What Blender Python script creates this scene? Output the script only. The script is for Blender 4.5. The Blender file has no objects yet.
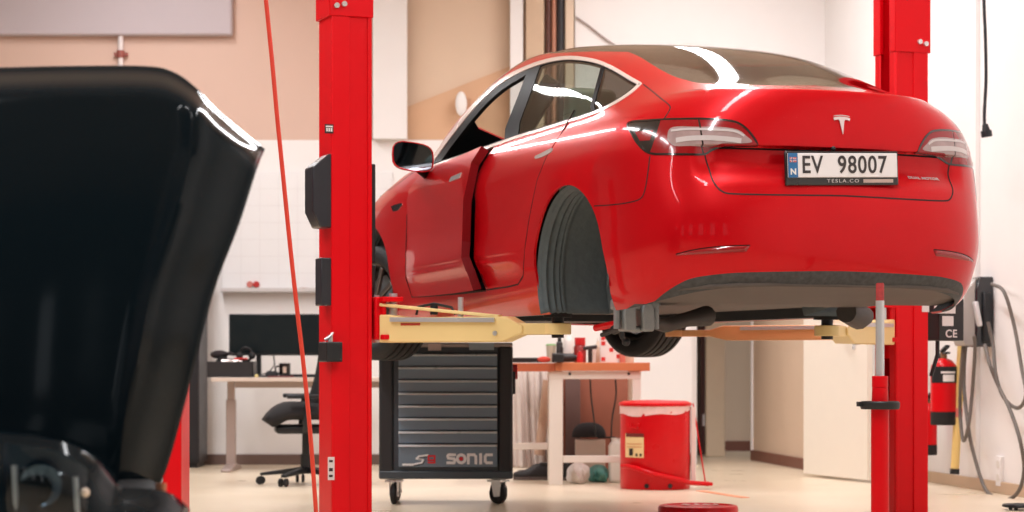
import bpy, bmesh, math, random
import numpy as np
from mathutils import Vector, Matrix
from mathutils.geometry import delaunay_2d_cdt

# ------------------------------------------------------------------ camera, world, lamps
SC = bpy.context.scene
COL = SC.collection
F, HZ, CH = 2200.0, 366.0, 0.85          # focal length in pixels, horizon row, camera height
cam_d = bpy.data.cameras.new('camera')
cam = bpy.data.objects.new('camera', cam_d)
COL.objects.link(cam)
cam.location = (0, 0, CH)
cam.rotation_euler = (math.pi / 2, 0, 0)
cam_d.sensor_width = 36.0
cam_d.lens = F / 1024.0 * 36.0
cam_d.shift_y = (HZ - 256.0) / 1024.0
cam_d.clip_start = 0.1
cam_d.dof.use_dof = True
cam_d.dof.focus_distance = 9.9
cam_d.dof.aperture_fstop = 3.4
SC.camera = cam
SC.view_settings.view_transform = 'Standard'
SC.view_settings.look = 'None'
SC.view_settings.exposure = 0.0
SC.view_settings.gamma = 1.0
SC.view_settings.use_curve_mapping = False

world = bpy.data.worlds.new('World')
SC.world = world
world.use_nodes = True
bg = world.node_tree.nodes['Background']
bg.inputs[0].default_value = (0.9, 0.95, 1.0, 1)
bg.inputs[1].default_value = 0.8

CEIL = 4.9
LAMP_ROWS = []
def ceiling_lamp_light(x, y, sx, sy, power, col=(.98, 0.98, 1.0)):
    l = bpy.data.lights.new('ceiling_lamp_light', 'AREA')
    l.shape = 'RECTANGLE'; l.size = sx; l.size_y = sy; l.energy = power; l.color = col
    o = bpy.data.objects.new('ceiling_lamp_light', l)
    COL.objects.link(o)
    o.location = (x, y, CEIL - 0.125)
    LAMP_ROWS.append((x, y, sx, sy, o))
for yy in (5.5, 8.5, 11.5, 14.0, 16.5):
    for xx in (-3.0, 1.45, 2.6):
        if xx == 2.6: continue
        ceiling_lamp_light(xx, yy, 0.22, 2.4, 81)

ceiling_lamp_light(-3.0, 2.3, 0.22, 2.4, 60)

# ------------------------------------------------------------------ helpers
def lin(r, g, b):
    f = lambda c: (c / 255 / 12.92) if c / 255 <= 0.04045 else ((c / 255 + 0.055) / 1.055) ** 2.4
    return (f(r), f(g), f(b), 1)

MATS = {}
def mat(name, col, rough=0.5, metal=0.0, coat=0.0, var=0.06, scale=8.0, bump=0.0, rvar=0.08, spec=0.5):
    if name in MATS: return MATS[name]
    m = bpy.data.materials.new(name)
    m.use_nodes = True
    nt = m.node_tree; N = nt.nodes; L = nt.links
    p = N['Principled BSDF']
    p.inputs['Metallic'].default_value = metal
    p.inputs['Coat Weight'].default_value = coat
    p.inputs['Coat Roughness'].default_value = 0.03
    p.inputs['Specular IOR Level'].default_value = spec
    tc = N.new('ShaderNodeTexCoord')
    nz = N.new('ShaderNodeTexNoise'); nz.inputs['Scale'].default_value = scale; nz.inputs['Detail'].default_value = 5
    L.new(tc.outputs['Object'], nz.inputs['Vector'])
    mx = N.new('ShaderNodeMix'); mx.data_type = 'RGBA'
    c = list(col)
    mx.inputs[6].default_value = [min(1, max(0, v * (1 - var))) for v in c[:3]] + [1]
    mx.inputs[7].default_value = [min(1, max(0, v * (1 + var))) for v in c[:3]] + [1]
    L.new(nz.outputs['Fac'], mx.inputs[0]); L.new(mx.outputs[2], p.inputs['Base Color'])
    mr = N.new('ShaderNodeMapRange')
    mr.inputs[3].default_value = max(0.0, rough - rvar); mr.inputs[4].default_value = min(1, rough + rvar)
    L.new(nz.outputs['Fac'], mr.inputs[0]); L.new(mr.outputs[0], p.inputs['Roughness'])
    if bump:
        b = N.new('ShaderNodeBump'); b.inputs['Strength'].default_value = bump; b.inputs['Distance'].default_value = 0.02
        L.new(nz.outputs['Fac'], b.inputs['Height']); L.new(b.outputs[0], p.inputs['Normal'])
    MATS[name] = m
    return m

def glass_mat(name, tint, trans=0.8, rough=0.035, ior=1.45):
    if name in MATS: return MATS[name]
    m = bpy.data.materials.new(name); m.use_nodes = True
    nt = m.node_tree; N = nt.nodes; L = nt.links
    N.remove(N['Principled BSDF'])
    out = [n for n in N if n.type == 'OUTPUT_MATERIAL'][0]
    t = N.new('ShaderNodeBsdfTransparent'); t.inputs[0].default_value = (*[c * trans for c in tint[:3]], 1)
    g = N.new('ShaderNodeBsdfGlossy'); g.inputs['Roughness'].default_value = rough
    g.inputs['Color'].default_value = (1, 1, 1, 1)
    fr = N.new('ShaderNodeFresnel'); ge = N.new('ShaderNodeNewGeometry'); io = N.new('ShaderNodeMapRange')
    io.inputs[3].default_value = ior; io.inputs[4].default_value = 1 / ior        # same reflectance from both sides of a pane
    L.new(ge.outputs['Backfacing'], io.inputs[0]); L.new(io.outputs[0], fr.inputs[0])
    mx = N.new('ShaderNodeMixShader')
    L.new(fr.outputs[0], mx.inputs[0]); L.new(t.outputs[0], mx.inputs[1]); L.new(g.outputs[0], mx.inputs[2])
    L.new(mx.outputs[0], out.inputs[0])
    MATS[name] = m
    return m

def emit_mat(name, col, s):
    m = bpy.data.materials.new(name); m.use_nodes = True
    p = m.node_tree.nodes['Principled BSDF']
    p.inputs['Base Color'].default_value = col
    p.inputs['Emission Color'].default_value = col; p.inputs['Emission Strength'].default_value = s
    return m

def tag(o, label=None, cat=None, group=None, kind=None):
    if label: o['label'] = label
    if cat: o['category'] = cat
    if group: o['group'] = group
    if kind: o['kind'] = kind
    return o

def thing(name, label, cat, loc=(0, 0, 0), rz=0.0, group=None):
    o = bpy.data.objects.new(name, None); COL.objects.link(o)
    o.empty_display_size = 0.1
    o.location = loc; o.rotation_euler = (0, 0, rz)
    return tag(o, label, cat, group)

def copy_tree(o, parent=None):
    c = o.copy(); COL.objects.link(c)
    if parent: c.parent = parent
    for ch in list(o.children): copy_tree(ch, c)
    return c

class MB:
    """collects shapes, then links them as ONE mesh object"""
    def __init__(s): s.v = []; s.f = []; s.m = []; s.mi = 0
    def add(s, V, Fc):
        b = len(s.v); s.v += [tuple(p) for p in V]
        for f in Fc: s.f.append([i + b for i in f]); s.m.append(s.mi)
        return s
    def box(s, c, d, rot=None):
        hx, hy, hz = d[0] / 2, d[1] / 2, d[2] / 2
        V = [Vector((x, y, z)) for x in (-hx, hx) for y in (-hy, hy) for z in (-hz, hz)]
        if rot is not None: V = [rot @ p for p in V]
        V = [p + Vector(c) for p in V]
        return s.add(V, [(0, 1, 3, 2), (4, 6, 7, 5), (0, 4, 5, 1), (2, 3, 7, 6), (0, 2, 6, 4), (1, 5, 7, 3)])
    def bar(s, p0, p1, w, h, up=(0, 0, 1)):
        p0, p1 = Vector(p0), Vector(p1); d = (p1 - p0).normalized(); u = Vector(up)
        sd = d.cross(u).normalized(); u = sd.cross(d)
        V = [p + sd * a * w / 2 + u * b * h / 2 for p in (p0, p1) for a, b in ((-1, -1), (1, -1), (1, 1), (-1, 1))]
        return s.add(V, [(3, 2, 1, 0), (4, 5, 6, 7), (0, 1, 5, 4), (1, 2, 6, 5), (2, 3, 7, 6), (3, 0, 4, 7)])
    def cyl(s, p0, p1, r0, r1=None, n=20, caps=True):
        r1 = r0 if r1 is None else r1
        p0, p1 = Vector(p0), Vector(p1); d = (p1 - p0).normalized()
        a = d.orthogonal().normalized(); b = d.cross(a)
        V = []
        for p, r in ((p0, r0), (p1, r1)):
            for k in range(n):
                t = 2 * math.pi * k / n; V.append(p + (a * math.cos(t) + b * math.sin(t)) * r)
        Fc = [(k, (k + 1) % n, n + (k + 1) % n, n + k) for k in range(n)]
        if caps: Fc += [tuple(range(n - 1, -1, -1)), tuple(range(n, 2 * n))]
        return s.add(V, Fc)
    def lathe(s, prof, c=(0, 0, 0), n=32, axis='Z'):
        V = []; k = len(prof)
        for i in range(n):
            t = 2 * math.pi * i / n
            for r, h in prof:
                p = Vector((r * math.cos(t), r * math.sin(t), h))
                if axis == 'X': p = Vector((p.z, p.x, p.y))
                elif axis == 'Y': p = Vector((p.y, p.z, p.x))
                V.append(p + Vector(c))
        Fc = []
        for i in range(n):
            for j in range(k - 1):
                a, b = i * k + j, ((i + 1) % n) * k + j
                Fc.append((a, b, b + 1, a + 1))
        return s.add(V, Fc)
    def tube(s, pts, r, n=10, closed=False):
        pts = [Vector(p) for p in pts]; V = []; m = len(pts)
        nrm = None
        for i, p in enumerate(pts):
            if closed: t = (pts[(i + 1) % m] - pts[i - 1])
            else: t = pts[min(i + 1, m - 1)] - pts[max(i - 1, 0)]
            t.normalize()
            nrm = t.orthogonal() if nrm is None else nrm - t * nrm.dot(t)
            nrm.normalize(); b = t.cross(nrm)
            rr = r[i] if isinstance(r, (list, tuple)) else r
            for k in range(n):
                a = 2 * math.pi * k / n; V.append(p + (nrm * math.cos(a) + b * math.sin(a)) * rr)
        Fc = []
        for i in range(m if closed else m - 1):
            j = (i + 1) % m
            for k in range(n):
                Fc.append((i * n + k, i * n + (k + 1) % n, j * n + (k + 1) % n, j * n + k))
        if not closed: Fc += [tuple(range(n - 1, -1, -1)), tuple((m - 1) * n + k for k in range(n))]
        return s.add(V, Fc)
    def prism(s, poly, a, b, axis='Y'):
        """poly: 2-D outline; extruded along axis from a to b"""
        def P(p, h):
            return {'Y': (p[0], h, p[1]), 'X': (h, p[0], p[1]), 'Z': (p[0], p[1], h)}[axis]
        n = len(poly)
        V = [P(p, a) for p in poly] + [P(p, b) for p in poly]
        Fc = [(i, (i + 1) % n, n + (i + 1) % n, n + i) for i in range(n)] + [tuple(range(n - 1, -1, -1)), tuple(range(n, 2 * n))]
        return s.add(V, Fc)
    def ball(s, c, r, n=16, sc=(1, 1, 1)):
        m = n // 2; V = []
        for i in range(m + 1):
            a = math.pi * i / m
            for k in range(n):
                t = 2 * math.pi * k / n
                V.append((c[0] + r * sc[0] * math.sin(a) * math.cos(t), c[1] + r * sc[1] * math.sin(a) * math.sin(t), c[2] + r * sc[2] * math.cos(a)))
        Fc = [(i * n + k, (i + 1) * n + k, (i + 1) * n + (k + 1) % n, i * n + (k + 1) % n) for i in range(m) for k in range(n)]
        return s.add(V, Fc)
    def grid(s, fn, nu, nv):
        V = [fn(i / nu, j / nv) for j in range(nv + 1) for i in range(nu + 1)]
        Fc = [(j * (nu + 1) + i, j * (nu + 1) + i + 1, (j + 1) * (nu + 1) + i + 1, (j + 1) * (nu + 1) + i) for j in range(nv) for i in range(nu)]
        return s.add(V, Fc)
    def build(s, name, m, parent=None, bevel=0.0, seg=2, smooth=35, solid=0.0, subsurf=0):
        me = bpy.data.meshes.new(name)
        me.from_pydata([tuple(p) for p in s.v], [], s.f)
        for x in (m if isinstance(m, (list, tuple)) else [m]): me.materials.append(x)
        me.polygons.foreach_set('material_index', s.m)
        bm = bmesh.new(); bm.from_mesh(me)
        bmesh.ops.remove_doubles(bm, verts=bm.verts, dist=1e-5)
        bmesh.ops.recalc_face_normals(bm, faces=bm.faces)
        bm.to_mesh(me); bm.free()
        if smooth:
            for p in me.polygons: p.use_smooth = True
            me.set_sharp_from_angle(angle=math.radians(smooth))
        o = bpy.data.objects.new(name, me); COL.objects.link(o)
        if parent: o.parent = parent
        if solid:
            md = o.modifiers.new('solid', 'SOLIDIFY'); md.thickness = solid; md.offset = -1
        if bevel:
            md = o.modifiers.new('bevel', 'BEVEL'); md.width = bevel; md.segments = seg
            md.limit_method = 'ANGLE'; md.angle_limit = math.radians(40); md.harden_normals = False
        if subsurf:
            md = o.modifiers.new('sub', 'SUBSURF'); md.levels = subsurf; md.render_levels = subsurf
        return o

def text_mesh(txt, size, m, parent, name, M, extrude=0.001, xs=1.0, align='CENTER', spacing=1.0, bold=0.0):
    """writing as a mesh object; local text x->M x, y->M y"""
    cu = bpy.data.curves.new(name, 'FONT'); cu.body = txt; cu.size = size; cu.extrude = extrude
    cu.align_x = align; cu.align_y = 'CENTER'; cu.space_character = spacing; cu.offset = bold
    tmp = bpy.data.objects.new(name + '_tmp', cu); COL.objects.link(tmp)
    dg = bpy.context.evaluated_depsgraph_get(); dg.update()
    me = bpy.data.meshes.new_from_object(tmp.evaluated_get(dg))
    bpy.data.objects.remove(tmp)
    me.name = name
    me.transform(Matrix.Diagonal((xs, 1, 1, 1))); me.transform(M)
    me.materials.clear(); me.materials.append(m)
    o = bpy.data.objects.new(name, me); COL.objects.link(o)
    if parent: o.parent = parent
    return o

def facing(loc, rz=0.0):
    """text plane standing upright, read from -Y, turned by rz"""
    return Matrix.Translation(loc) @ Matrix.Rotation(rz, 4, 'Z') @ Matrix.Rotation(math.pi / 2, 4, 'X')

def at(u, v, d):
    """world point seen at photograph position (u, v) at distance d from the camera plane"""
    return Vector(((u - 512) / F * d, d, CH + (HZ - v) / F * d))
def floor_d(v): return CH * F / (v - HZ)
def sm(a, b, x):
    t = min(1, max(0, (x - a) / (b - a))); return t * t * (3 - 2 * t)
def curve(pts, n=8, closed=False):
    """Catmull-Rom through points (any dimension)"""
    P = [np.array(p, float) for p in pts]; out = []
    m = len(P)
    for i in range(m if closed else m - 1):
        if closed: a, b, c, d = P[i - 1], P[i], P[(i + 1) % m], P[(i + 2) % m]
        else:
            b, c = P[i], P[i + 1]
            a = P[i - 1] if i else 2 * b - c
            d = P[i + 2] if i + 2 < m else 2 * c - b
        for k in range(n):
            t = k / n
            out.append(0.5 * (2 * b + (c - a) * t + (2 * a - 5 * b + 4 * c - d) * t * t + (3 * b - a - 3 * c + d) * t ** 3))
    if not closed: out.append(P[-1])
    return out

M_RED = mat('red enamel', lin(222, 4, 20), 0.35, coat=0.0, var=0.05, scale=3, spec=0.22)
M_DARK = mat('black plastic', lin(24, 28, 32), 0.45, var=0.15)
M_RUB = mat('black rubber', lin(26, 26, 28), 0.7, var=0.15, scale=30)
M_STEEL = mat('bright steel', lin(212, 214, 217), 0.3, metal=.55)
M_GREY = mat('grey cast metal', lin(150, 155, 158), 0.5, metal=0.6, var=0.2, scale=25, bump=0.1)
M_WHITE = mat('white paint', lin(236, 234, 230), 0.45, var=0.02)
M_CHROME = mat('satin chrome', lin(228, 226, 226), 0.2, metal=.6, var=0.02)
# ------------------------------------------------------------------ the room
def plaster(name, col, rough=0.75, bump=0.05):
    return mat(name, col, rough, var=0.025, scale=3.0, bump=bump)
W_WHITE = plaster('white plaster', lin(240, 236, 234))
W_BEIGE = plaster('beige plaster', lin(222, 196, 172))
W_TAN = plaster('tan plaster', lin(214, 172, 138))
W_PINK = plaster('rose grey plaster', lin(212, 178, 170))
W_GREY = plaster('blue grey panel', lin(192, 180, 184))
BASE = mat('brown skirting', lin(122, 74, 58), 0.5)
M_CEIL = plaster('beige ceiling boards', lin(214, 198, 178))

def floor_mat():
    m = bpy.data.materials.new('glossy cream floor'); m.use_nodes = True
    nt = m.node_tree; N = nt.nodes; L = nt.links; p = N['Principled BSDF']
    tc = N.new('ShaderNodeTexCoord')
    a = N.new('ShaderNodeTexNoise'); a.inputs['Scale'].default_value = 0.9; a.inputs['Detail'].default_value = 6
    b = N.new('ShaderNodeTexNoise'); b.inputs['Scale'].default_value = 45; b.inputs['Detail'].default_value = 3
    L.new(tc.outputs['Object'], a.inputs[0]); L.new(tc.outputs['Object'], b.inputs[0])
    r = N.new('ShaderNodeValToRGB')
    r.color_ramp.elements[0].position = 0.35; r.color_ramp.elements[0].color = lin(226, 206, 178)
    r.color_ramp.elements[1].position = 0.68; r.color_ramp.elements[1].color = lin(240, 223, 198)
    L.new(a.outputs['Fac'], r.inputs[0])
    mx = N.new('ShaderNodeMix'); mx.data_type = 'RGBA'; mx.blend_type = 'MULTIPLY'; mx.inputs[0].default_value = 0.12
    L.new(r.outputs[0], mx.inputs[6]); L.new(b.outputs['Color'], mx.inputs[7]); L.new(mx.outputs[2], p.inputs['Base Color'])
    mr = N.new('ShaderNodeMapRange'); mr.inputs[3].default_value = 0.2; mr.inputs[4].default_value = 0.42
    L.new(a.outputs['Fac'], mr.inputs[0]); L.new(mr.outputs[0], p.inputs['Roughness'])
    return m

def struct(mb, name, m, **k):
    return tag(mb.build(name, m, **k), kind='structure')

BW = 18.95                      # distance of the back wall
XL, XR = -7.0, 3.05
struct(MB().box((-1.5, 11, -0.05), (14, 30, 0.1)), 'floor', floor_mat(), smooth=0)
struct(MB().box((-1.5, 8.0, CEIL + 0.05), (14, 24, 0.1)), 'ceiling', M_CEIL, smooth=0)
# back wall: white up to about 2.8 m, beige above, with the corridor opening at its right end
zs = at(0, 140, BW).z
ox0 = at(692, 0, BW).x
mb = MB()
mb.box(((XL + ox0) / 2, BW + 0.1, zs / 2), (ox0 - XL, 0.2, zs))
w = mb
mb.mi = 0
struct(w, 'wall_back', W_WHITE, smooth=0)
xa, xb = at(372, 0, BW).x, at(575, 0, BW).x
struct(MB().box(((XL + xa) / 2, BW + 0.1, (zs + CEIL) / 2), (xa - XL, 0.2, CEIL - zs)), 'wall_back_upper_left', plaster('haze tinted beige plaster', lin(216, 184, 168)), smooth=0)  # beige wall with a reddish flare haze mixed into its colour
struct(MB().box(((xa + xb) / 2, BW + 0.14, (zs + CEIL) / 2), (xb - xa, 0.12, CEIL - zs)), 'wall_back_upper_middle', W_BEIGE, smooth=0)
mb = MB()
mb.box(((xb + ox0) / 2, BW + 0.1, (zs + CEIL) / 2), (ox0 - xb, 0.2, CEIL - zs))
mb.box(((ox0 + 3.6) / 2, BW + 0.1, (2.15 + CEIL) / 2), (3.6 - ox0, 0.2, CEIL - 2.15))
struct(mb, 'wall_back_upper_right', W_WHITE, smooth=0)
# white pilasters and the sloping tan stripe between them
struct(MB().box((at(390, 0, BW - .06).x, BW - 0.05, (zs + CEIL) / 2), (at(407, 0, BW).x - at(373, 0, BW).x, 0.1, CEIL - zs)), 'trim_pilaster', W_WHITE, bevel=0.004)
struct(MB().box((at(516.5, 0, BW - .06).x, BW - 0.05, (zs + CEIL) / 2), (0.11, 0.1, CEIL - zs)), 'trim_pilaster_slim', W_WHITE, bevel=0.004)
p = [at(407, 107, BW + .07), at(511, 66, BW + .07), at(511, 140, BW + .07), at(407, 140, BW + .07)]
struct(MB().prism([(q.x, q.z) for q in p], BW + 0.055, BW + 0.08), 'trim_tan_panel', W_TAN, smooth=0)
# grey blue band high on the left
zb = at(0, 35, BW - .1).z
struct(MB().box((-4.7, BW - 0.05, (zb + CEIL) / 2), (4.6, 0.1, CEIL - zb)), 'trim_duct_casing', W_GREY, bevel=0.02)
# skirting of the back wall
mb = MB().box(((XL + ox0) / 2, BW - 0.012, 0.045), (ox0 - XL, 0.024, 0.09))
struct(mb, 'baseboard_back', mat('dark skirting', lin(110, 88, 80), 0.5), bevel=0.004)
mb = MB(); mb.box((-5.85, BW - .03, 1.9), (2.3, .06, 3.8))  # unseen gate, added so the red car doors reflect something dark
for k in range(18): mb.box((-5.85, BW - .07, .12 + k * .205), (2.26, .03, .17))
struct(mb, 'unseen_dark_gate', mat('dark gate for reflections', lin(52, 50, 54), .5), smooth=0)
# right wall, running towards the camera and slightly outwards
rA, rB = Vector((2.93, 17.2, 0)), Vector((3.32, 14.27, 0))
dirR = (rB - rA).normalized()
rC = rA + dirR * 24
def rw(t, z, off=0.0):
    """point on the right wall, t metres towards the camera from its far end"""
    n = Vector((-dirR.y, dirR.x, 0)); n = -n if n.x > 0 else n
    q = rA + dirR * t + n * off
    return Vector((q.x, q.y, z))
RW_YAW = math.atan2(dirR.y, dirR.x)
mb = MB()
q0, q1 = rw(-3.6, 0, -0.1), rw(24, 0, -0.1)
mb.bar((q0.x, q0.y, CEIL / 2), (q1.x, q1.y, CEIL / 2), 0.2, CEIL)
struct(mb, 'wall_right', W_WHITE, smooth=0)
q0, q1 = rw(0, 0, 0.012), rw(22, 0, 0.012)
struct(MB().bar((q0.x, q0.y, 0.04), (q1.x, q1.y, 0.04), 0.024, 0.08), 'baseboard_right', mat('beige skirting', lin(196, 168, 140), 0.5), bevel=0.004)
q0 = rw(2.1, 0, 0.012)
struct(MB().bar((q0.x, q0.y, 0.1), (q0.x, q0.y, CEIL), 0.05, 0.03, up=(1, 0, 0)), 'trim_right', W_WHITE, bevel=0.003)
# left wall and the wall behind the photographer (with a row of garage-door windows)
struct(MB().box((XL - 0.1, 8, CEIL / 2), (0.2, 24, CEIL)), 'wall_left', plaster('grey side wall', lin(120, 112, 110)), smooth=0)
mb = MB()
yF = -3.5
mb.box((-0.5, yF, 0.45), (14, 0.2, 0.9)); mb.box((-0.5, yF, (2.9 + CEIL) / 2), (14, 0.2, CEIL - 2.9))
for i in range(7): mb.box((-7.2 + i * 2.2, yF, 1.9), (1.3, 0.2, 2.0))
struct(mb, 'wall_front', plaster('dark grey doors', lin(60, 62, 66)), smooth=0)
# corridor behind the opening
cor = MB()
cw = [at(752, 460, floor_d(460)), at(806, 470, floor_d(470))]
a, b = cw[0], cw[1]
b2 = a + (b - a) * 0.99
struct(MB().bar((a.x + .06, a.y, 1.35), (b2.x + .06, b2.y, 1.35), 0.1, 2.7), 'wall_corridor_right', W_BEIGE, smooth=0)
struct(MB().bar((a.x, a.y, 0.045), (b2.x, b2.y, 0.045), 0.03, 0.09), 'baseboard_corridor', BASE, smooth=0)
dc = floor_d(451)
struct(MB().box((2.1, dc + 0.06, 1.35), (1.5, 0.1, 2.7)), 'wall_corridor_back', W_BEIGE, smooth=0)
struct(MB().box((2.1, dc, 0.05), (1.5, 0.03, 0.1)), 'baseboard_corridor_back', BASE, smooth=0)
struct(MB().box((1.55, 20.2, 1.35), (0.1, 2.3, 2.7)), 'wall_corridor_left', W_WHITE, smooth=0)
struct(MB().box((2.4, 20.5, 2.75), (2.2, 3.2, 0.1)), 'ceiling_corridor', W_WHITE, smooth=0)
struct(MB().box((a.x + .02, a.y + 0.02, 1.35), (0.06, 0.06, 2.7)), 'trim_corner', W_WHITE, bevel=0.004)
# inner door frame, dark door edge
d1 = floor_d(456.5)
struct(MB().box((at(715.5, 0, d1).x, d1 + 0.05, 1.1), ((725 - 706) / F * d1, 0.1, 2.2)), 'trim_door_frame', mat('cream frame', lin(240, 218, 190), 0.4), bevel=0.006)
d2 = floor_d(456)
door = struct(MB().box((at(699, 0, d2).x, d2 + 0.42, 1.05), (0.045, 0.82, 2.08), Matrix.Rotation(math.radians(5), 3, 'Z')), 'door_1', mat('dark brown door', lin(70, 34, 30), 0.45), bevel=0.003)
hp = at(707.5, 420, d2 - 0.01)
MB().cyl((hp.x, d2 - 0.03, hp.z - .06), (hp.x, d2 - 0.03, hp.z + .06), 0.016).box((hp.x - .02, d2 + .0, hp.z), (0.05, 0.02, 0.11)).build('hinge', M_STEEL, door)
# open white door leaf
q0, q1 = at(806, 476, floor_d(476)), at(870, 483, floor_d(483))
dl = struct(MB().bar((q0.x, q0.y, 1.06), (q1.x, q1.y, 1.06), 0.045, 2.08), 'door_2', mat('white door lacquer', lin(244, 236, 222), 0.35, var=0.02), bevel=0.004)
dd = (q1 - q0).normalized(); nn = Vector((dd.y, -dd.x, 0)); nn = -nn if nn.y > 0 else nn
k = q0 + dd * 0.86; k.z = 1.05
MB().cyl(k, k + nn * 0.06, 0.011, n=10).cyl(k + nn * 0.055, k + nn * 0.055 - dd * 0.11, 0.01, n=10).cyl(k, k + nn * 0.03, 0.024).build('door_handle', M_STEEL, dl)
k = q0 + dd * 0.86; k.z = 0.99
MB().cyl(k, k + nn * 0.028, 0.02).build('lock', M_STEEL, dl)

# ceiling lamps (frames around the lamp lights)
for i, (x, y, sx, sy, lo) in enumerate(LAMP_ROWS):
    rowx = 'left' if x < -1 else 'right'
    pos = 'in front of the black car' if i == 10 else ['nearest the front wall', 'second from the front wall', 'in the middle of the hall', 'second from the back wall', 'nearest the back wall'][i // 2]
    o = thing('ceiling_lamp', 'long white strip lamp of the %s row, %s' % (rowx, pos), 'ceiling lamp', (x, y, CEIL), group='strip lamps on the ceiling')
    mb = MB()
    mb.box((0, 0, -0.05), (sx + 0.06, sy + 0.06, 0.10))
    mb.build('housing', M_WHITE, o, bevel=0.004)
    mb = MB()
    for sxx in (-1, 1): mb.box((sxx * (sx / 2 + .02), 0, -.12), (0.02, sy + .06, 0.05))
    for syy in (-1, 1): mb.box((0, syy * (sy / 2 + .02), -.12), (sx + .02, 0.02, 0.05))
    mb.build('louvre_frame', M_WHITE, o)
    lo.parent = o; lo.location = (0, 0, -0.125)
# ------------------------------------------------------------------ the red car on the lift
TH, TX, TY, TZ = 0.3906, 1.0945, 10.5144, 0.0868
CT, ST = math.cos(TH), math.sin(TH)
CARZ = CH + TZ
car = thing('car', 'red fastback electric sedan with white number plate, raised on the lift with rear wheels off', 'car', (TX, TY, CARZ), TH)
def c2w(p): return Vector((TX + p[0] * CT - p[1] * ST, TY + p[0] * ST + p[1] * CT, CARZ + p[2]))
def w2c(p):
    x, y = p[0] - TX, p[1] - TY
    return Vector((x * CT + y * ST, -x * ST + y * CT, p[2] - CARZ))

# rings: half width, rear (y, z), side z, front (y, z), corner length rear, front
RG = [
 (.835, -.905, .262, .160, 3.66, .19, .62, .75),
 (.872, -.940, .300, .205, 3.68, .24, .62, .75),
 (.890, -.956, .340, .270, 3.70, .30, .62, .75),
 (.902, -.972, .400, .340, 3.712, .36, .62, .75),
 (.922, -.978, .470, .420, 3.716, .43, .62, .75),
 (.922, -.978, .540, .500, 3.716, .50, .62, .75),
 (.920, -.974, .600, .580, 3.71, .57, .62, .75),
 (.924, -.958, .665, .670, 3.69, .63, .62, .75),
 (.928, -.938, .740, .760, 3.66, .68, .62, .78),
 (.924, -.928, .815, .840, 3.58, .77, .62, .80),
 (.906, -.930, .875, .900, 3.45, .85, .62, .85),
 (.888, -.926, .930, .948, 3.22, .915, .62, .90),
 (.868, -.918, .990, .985, 3.05, .945, .62, .80),
 (.850, -.908, 1.050, 1.010, 2.90, .985, .60, .70),
 (.836, -.900, 1.100, 1.032, 2.76, 1.01, .60, .62),
 (.824, -.878, 1.128, 1.055, 2.64, 1.035, .60, .56),
 (.806, -.790, 1.150, 1.095, 2.54, 1.075, .66, .50),
 (.782, -.650, 1.182, 1.160, 2.42, 1.14, .70, .46),
 (.745, -.470, 1.255, 1.240, 2.26, 1.23, .72, .46),
 (.700, -.230, 1.350, 1.330, 2.06, 1.34, .70, .46),
 (.645, .060, 1.440, 1.415, 1.86, 1.44, .62, .40),
 (.570, .420, 1.505, 1.480, 1.68, 1.505, .50, .36),
 (.440, .800, 1.540, 1.525, 1.54, 1.54, .35, .25),
 (.230, 1.05, 1.552, 1.548, 1.44, 1.555, .12, .10),
 (.0, 1.10, 1.556, 1.556, 1.36, 1.558, .04, .04)]
def build_net():
    NV = len(RG); rows = []
    TR = [0, .17, .34, .5, .64, .78, .9, 1.0]; SI = [.12, .26, .42, .58, .74, .88]; TF = [1.0, .8, .6, .4, .2, 0]
    for ri, (w, yr, zr, zs_, yf, zf, a, b) in enumerate(RG):
        n = 3.1 - .75 * sm(11.5, 15, ri); row = []
        y0, y1 = yr + a, yf - b
        def sidez(y):
            t = sm(1.9, 3.4, y)
            zz = zs_
            if zs_ > .6: zz = zs_ + .035 * sm(1.7, 2.3, y) * sm(.7, .9, zs_) + .050 * sm(.6, 1.2, y) * sm(1.10, 1.3, zs_) * sm(1.56, 1.49, zs_) - .03 * sm(1.7, 2.1, y) * sm(.99, 1.02, zs_) * sm(1.2, 1.1, zs_) - t * (zs_ + .03 - max(zf, .62)) * .7
            return zz
        for t in TR:
            c, s_ = math.cos(t * math.pi / 2) ** (2 / n), math.sin(t * math.pi / 2) ** (2 / n)
            x = w * s_ if t > 0 else 0; y = y0 - a * c
            z = zr + (sidez(y0) - zr) * sm(.15, 1.0, t) ** 1.2
            row.append((-x, y, z))
        for t in SI:
            y = y0 + (y1 - y0) * t
            ww = w * (1 - .012 * sm(.6, 1.6, y)) * (1 - .02 * sm(2.4, 3.2, y))
            row.append((-ww, y, sidez(y)))
        for t in TF:
            c, s_ = math.cos(t * math.pi / 2) ** (2 / 2.5), math.sin(t * math.pi / 2) ** (2 / 2.5)
            ww = w * .968
            x = ww * s_ if t > 0 else 0; y = y1 + b * c
            z = zf + (sidez(y1) - zf) * sm(0, 1.0, t)
            row.append((-x, y, z))
        rows.append(row)
    P = np.array(rows)                          # NV x NU x 3
    mir = np.array([-1, 1, 1])
    P = np.concatenate([(P[:, 1:2] * mir), P, (P[:, -2:-1] * mir)], 1)
    first = 2 * P[:1] - P[1:2]
    last = P[-2:-1] * mir
    return np.concatenate([first, P, last], 0)
NET = build_net()
NV, NU = NET.shape[0] - 2, NET.shape[1] - 2
def basis(t):
    return np.stack([(1 - t) ** 3, 3 * t ** 3 - 6 * t ** 2 + 4, -3 * t ** 3 + 3 * t ** 2 + 3 * t + 1, t ** 3], -1) / 6
def smv(a, b, x):
    t = np.clip((x - a) / (b - a), 0, 1); return t * t * (3 - 2 * t)
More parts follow.
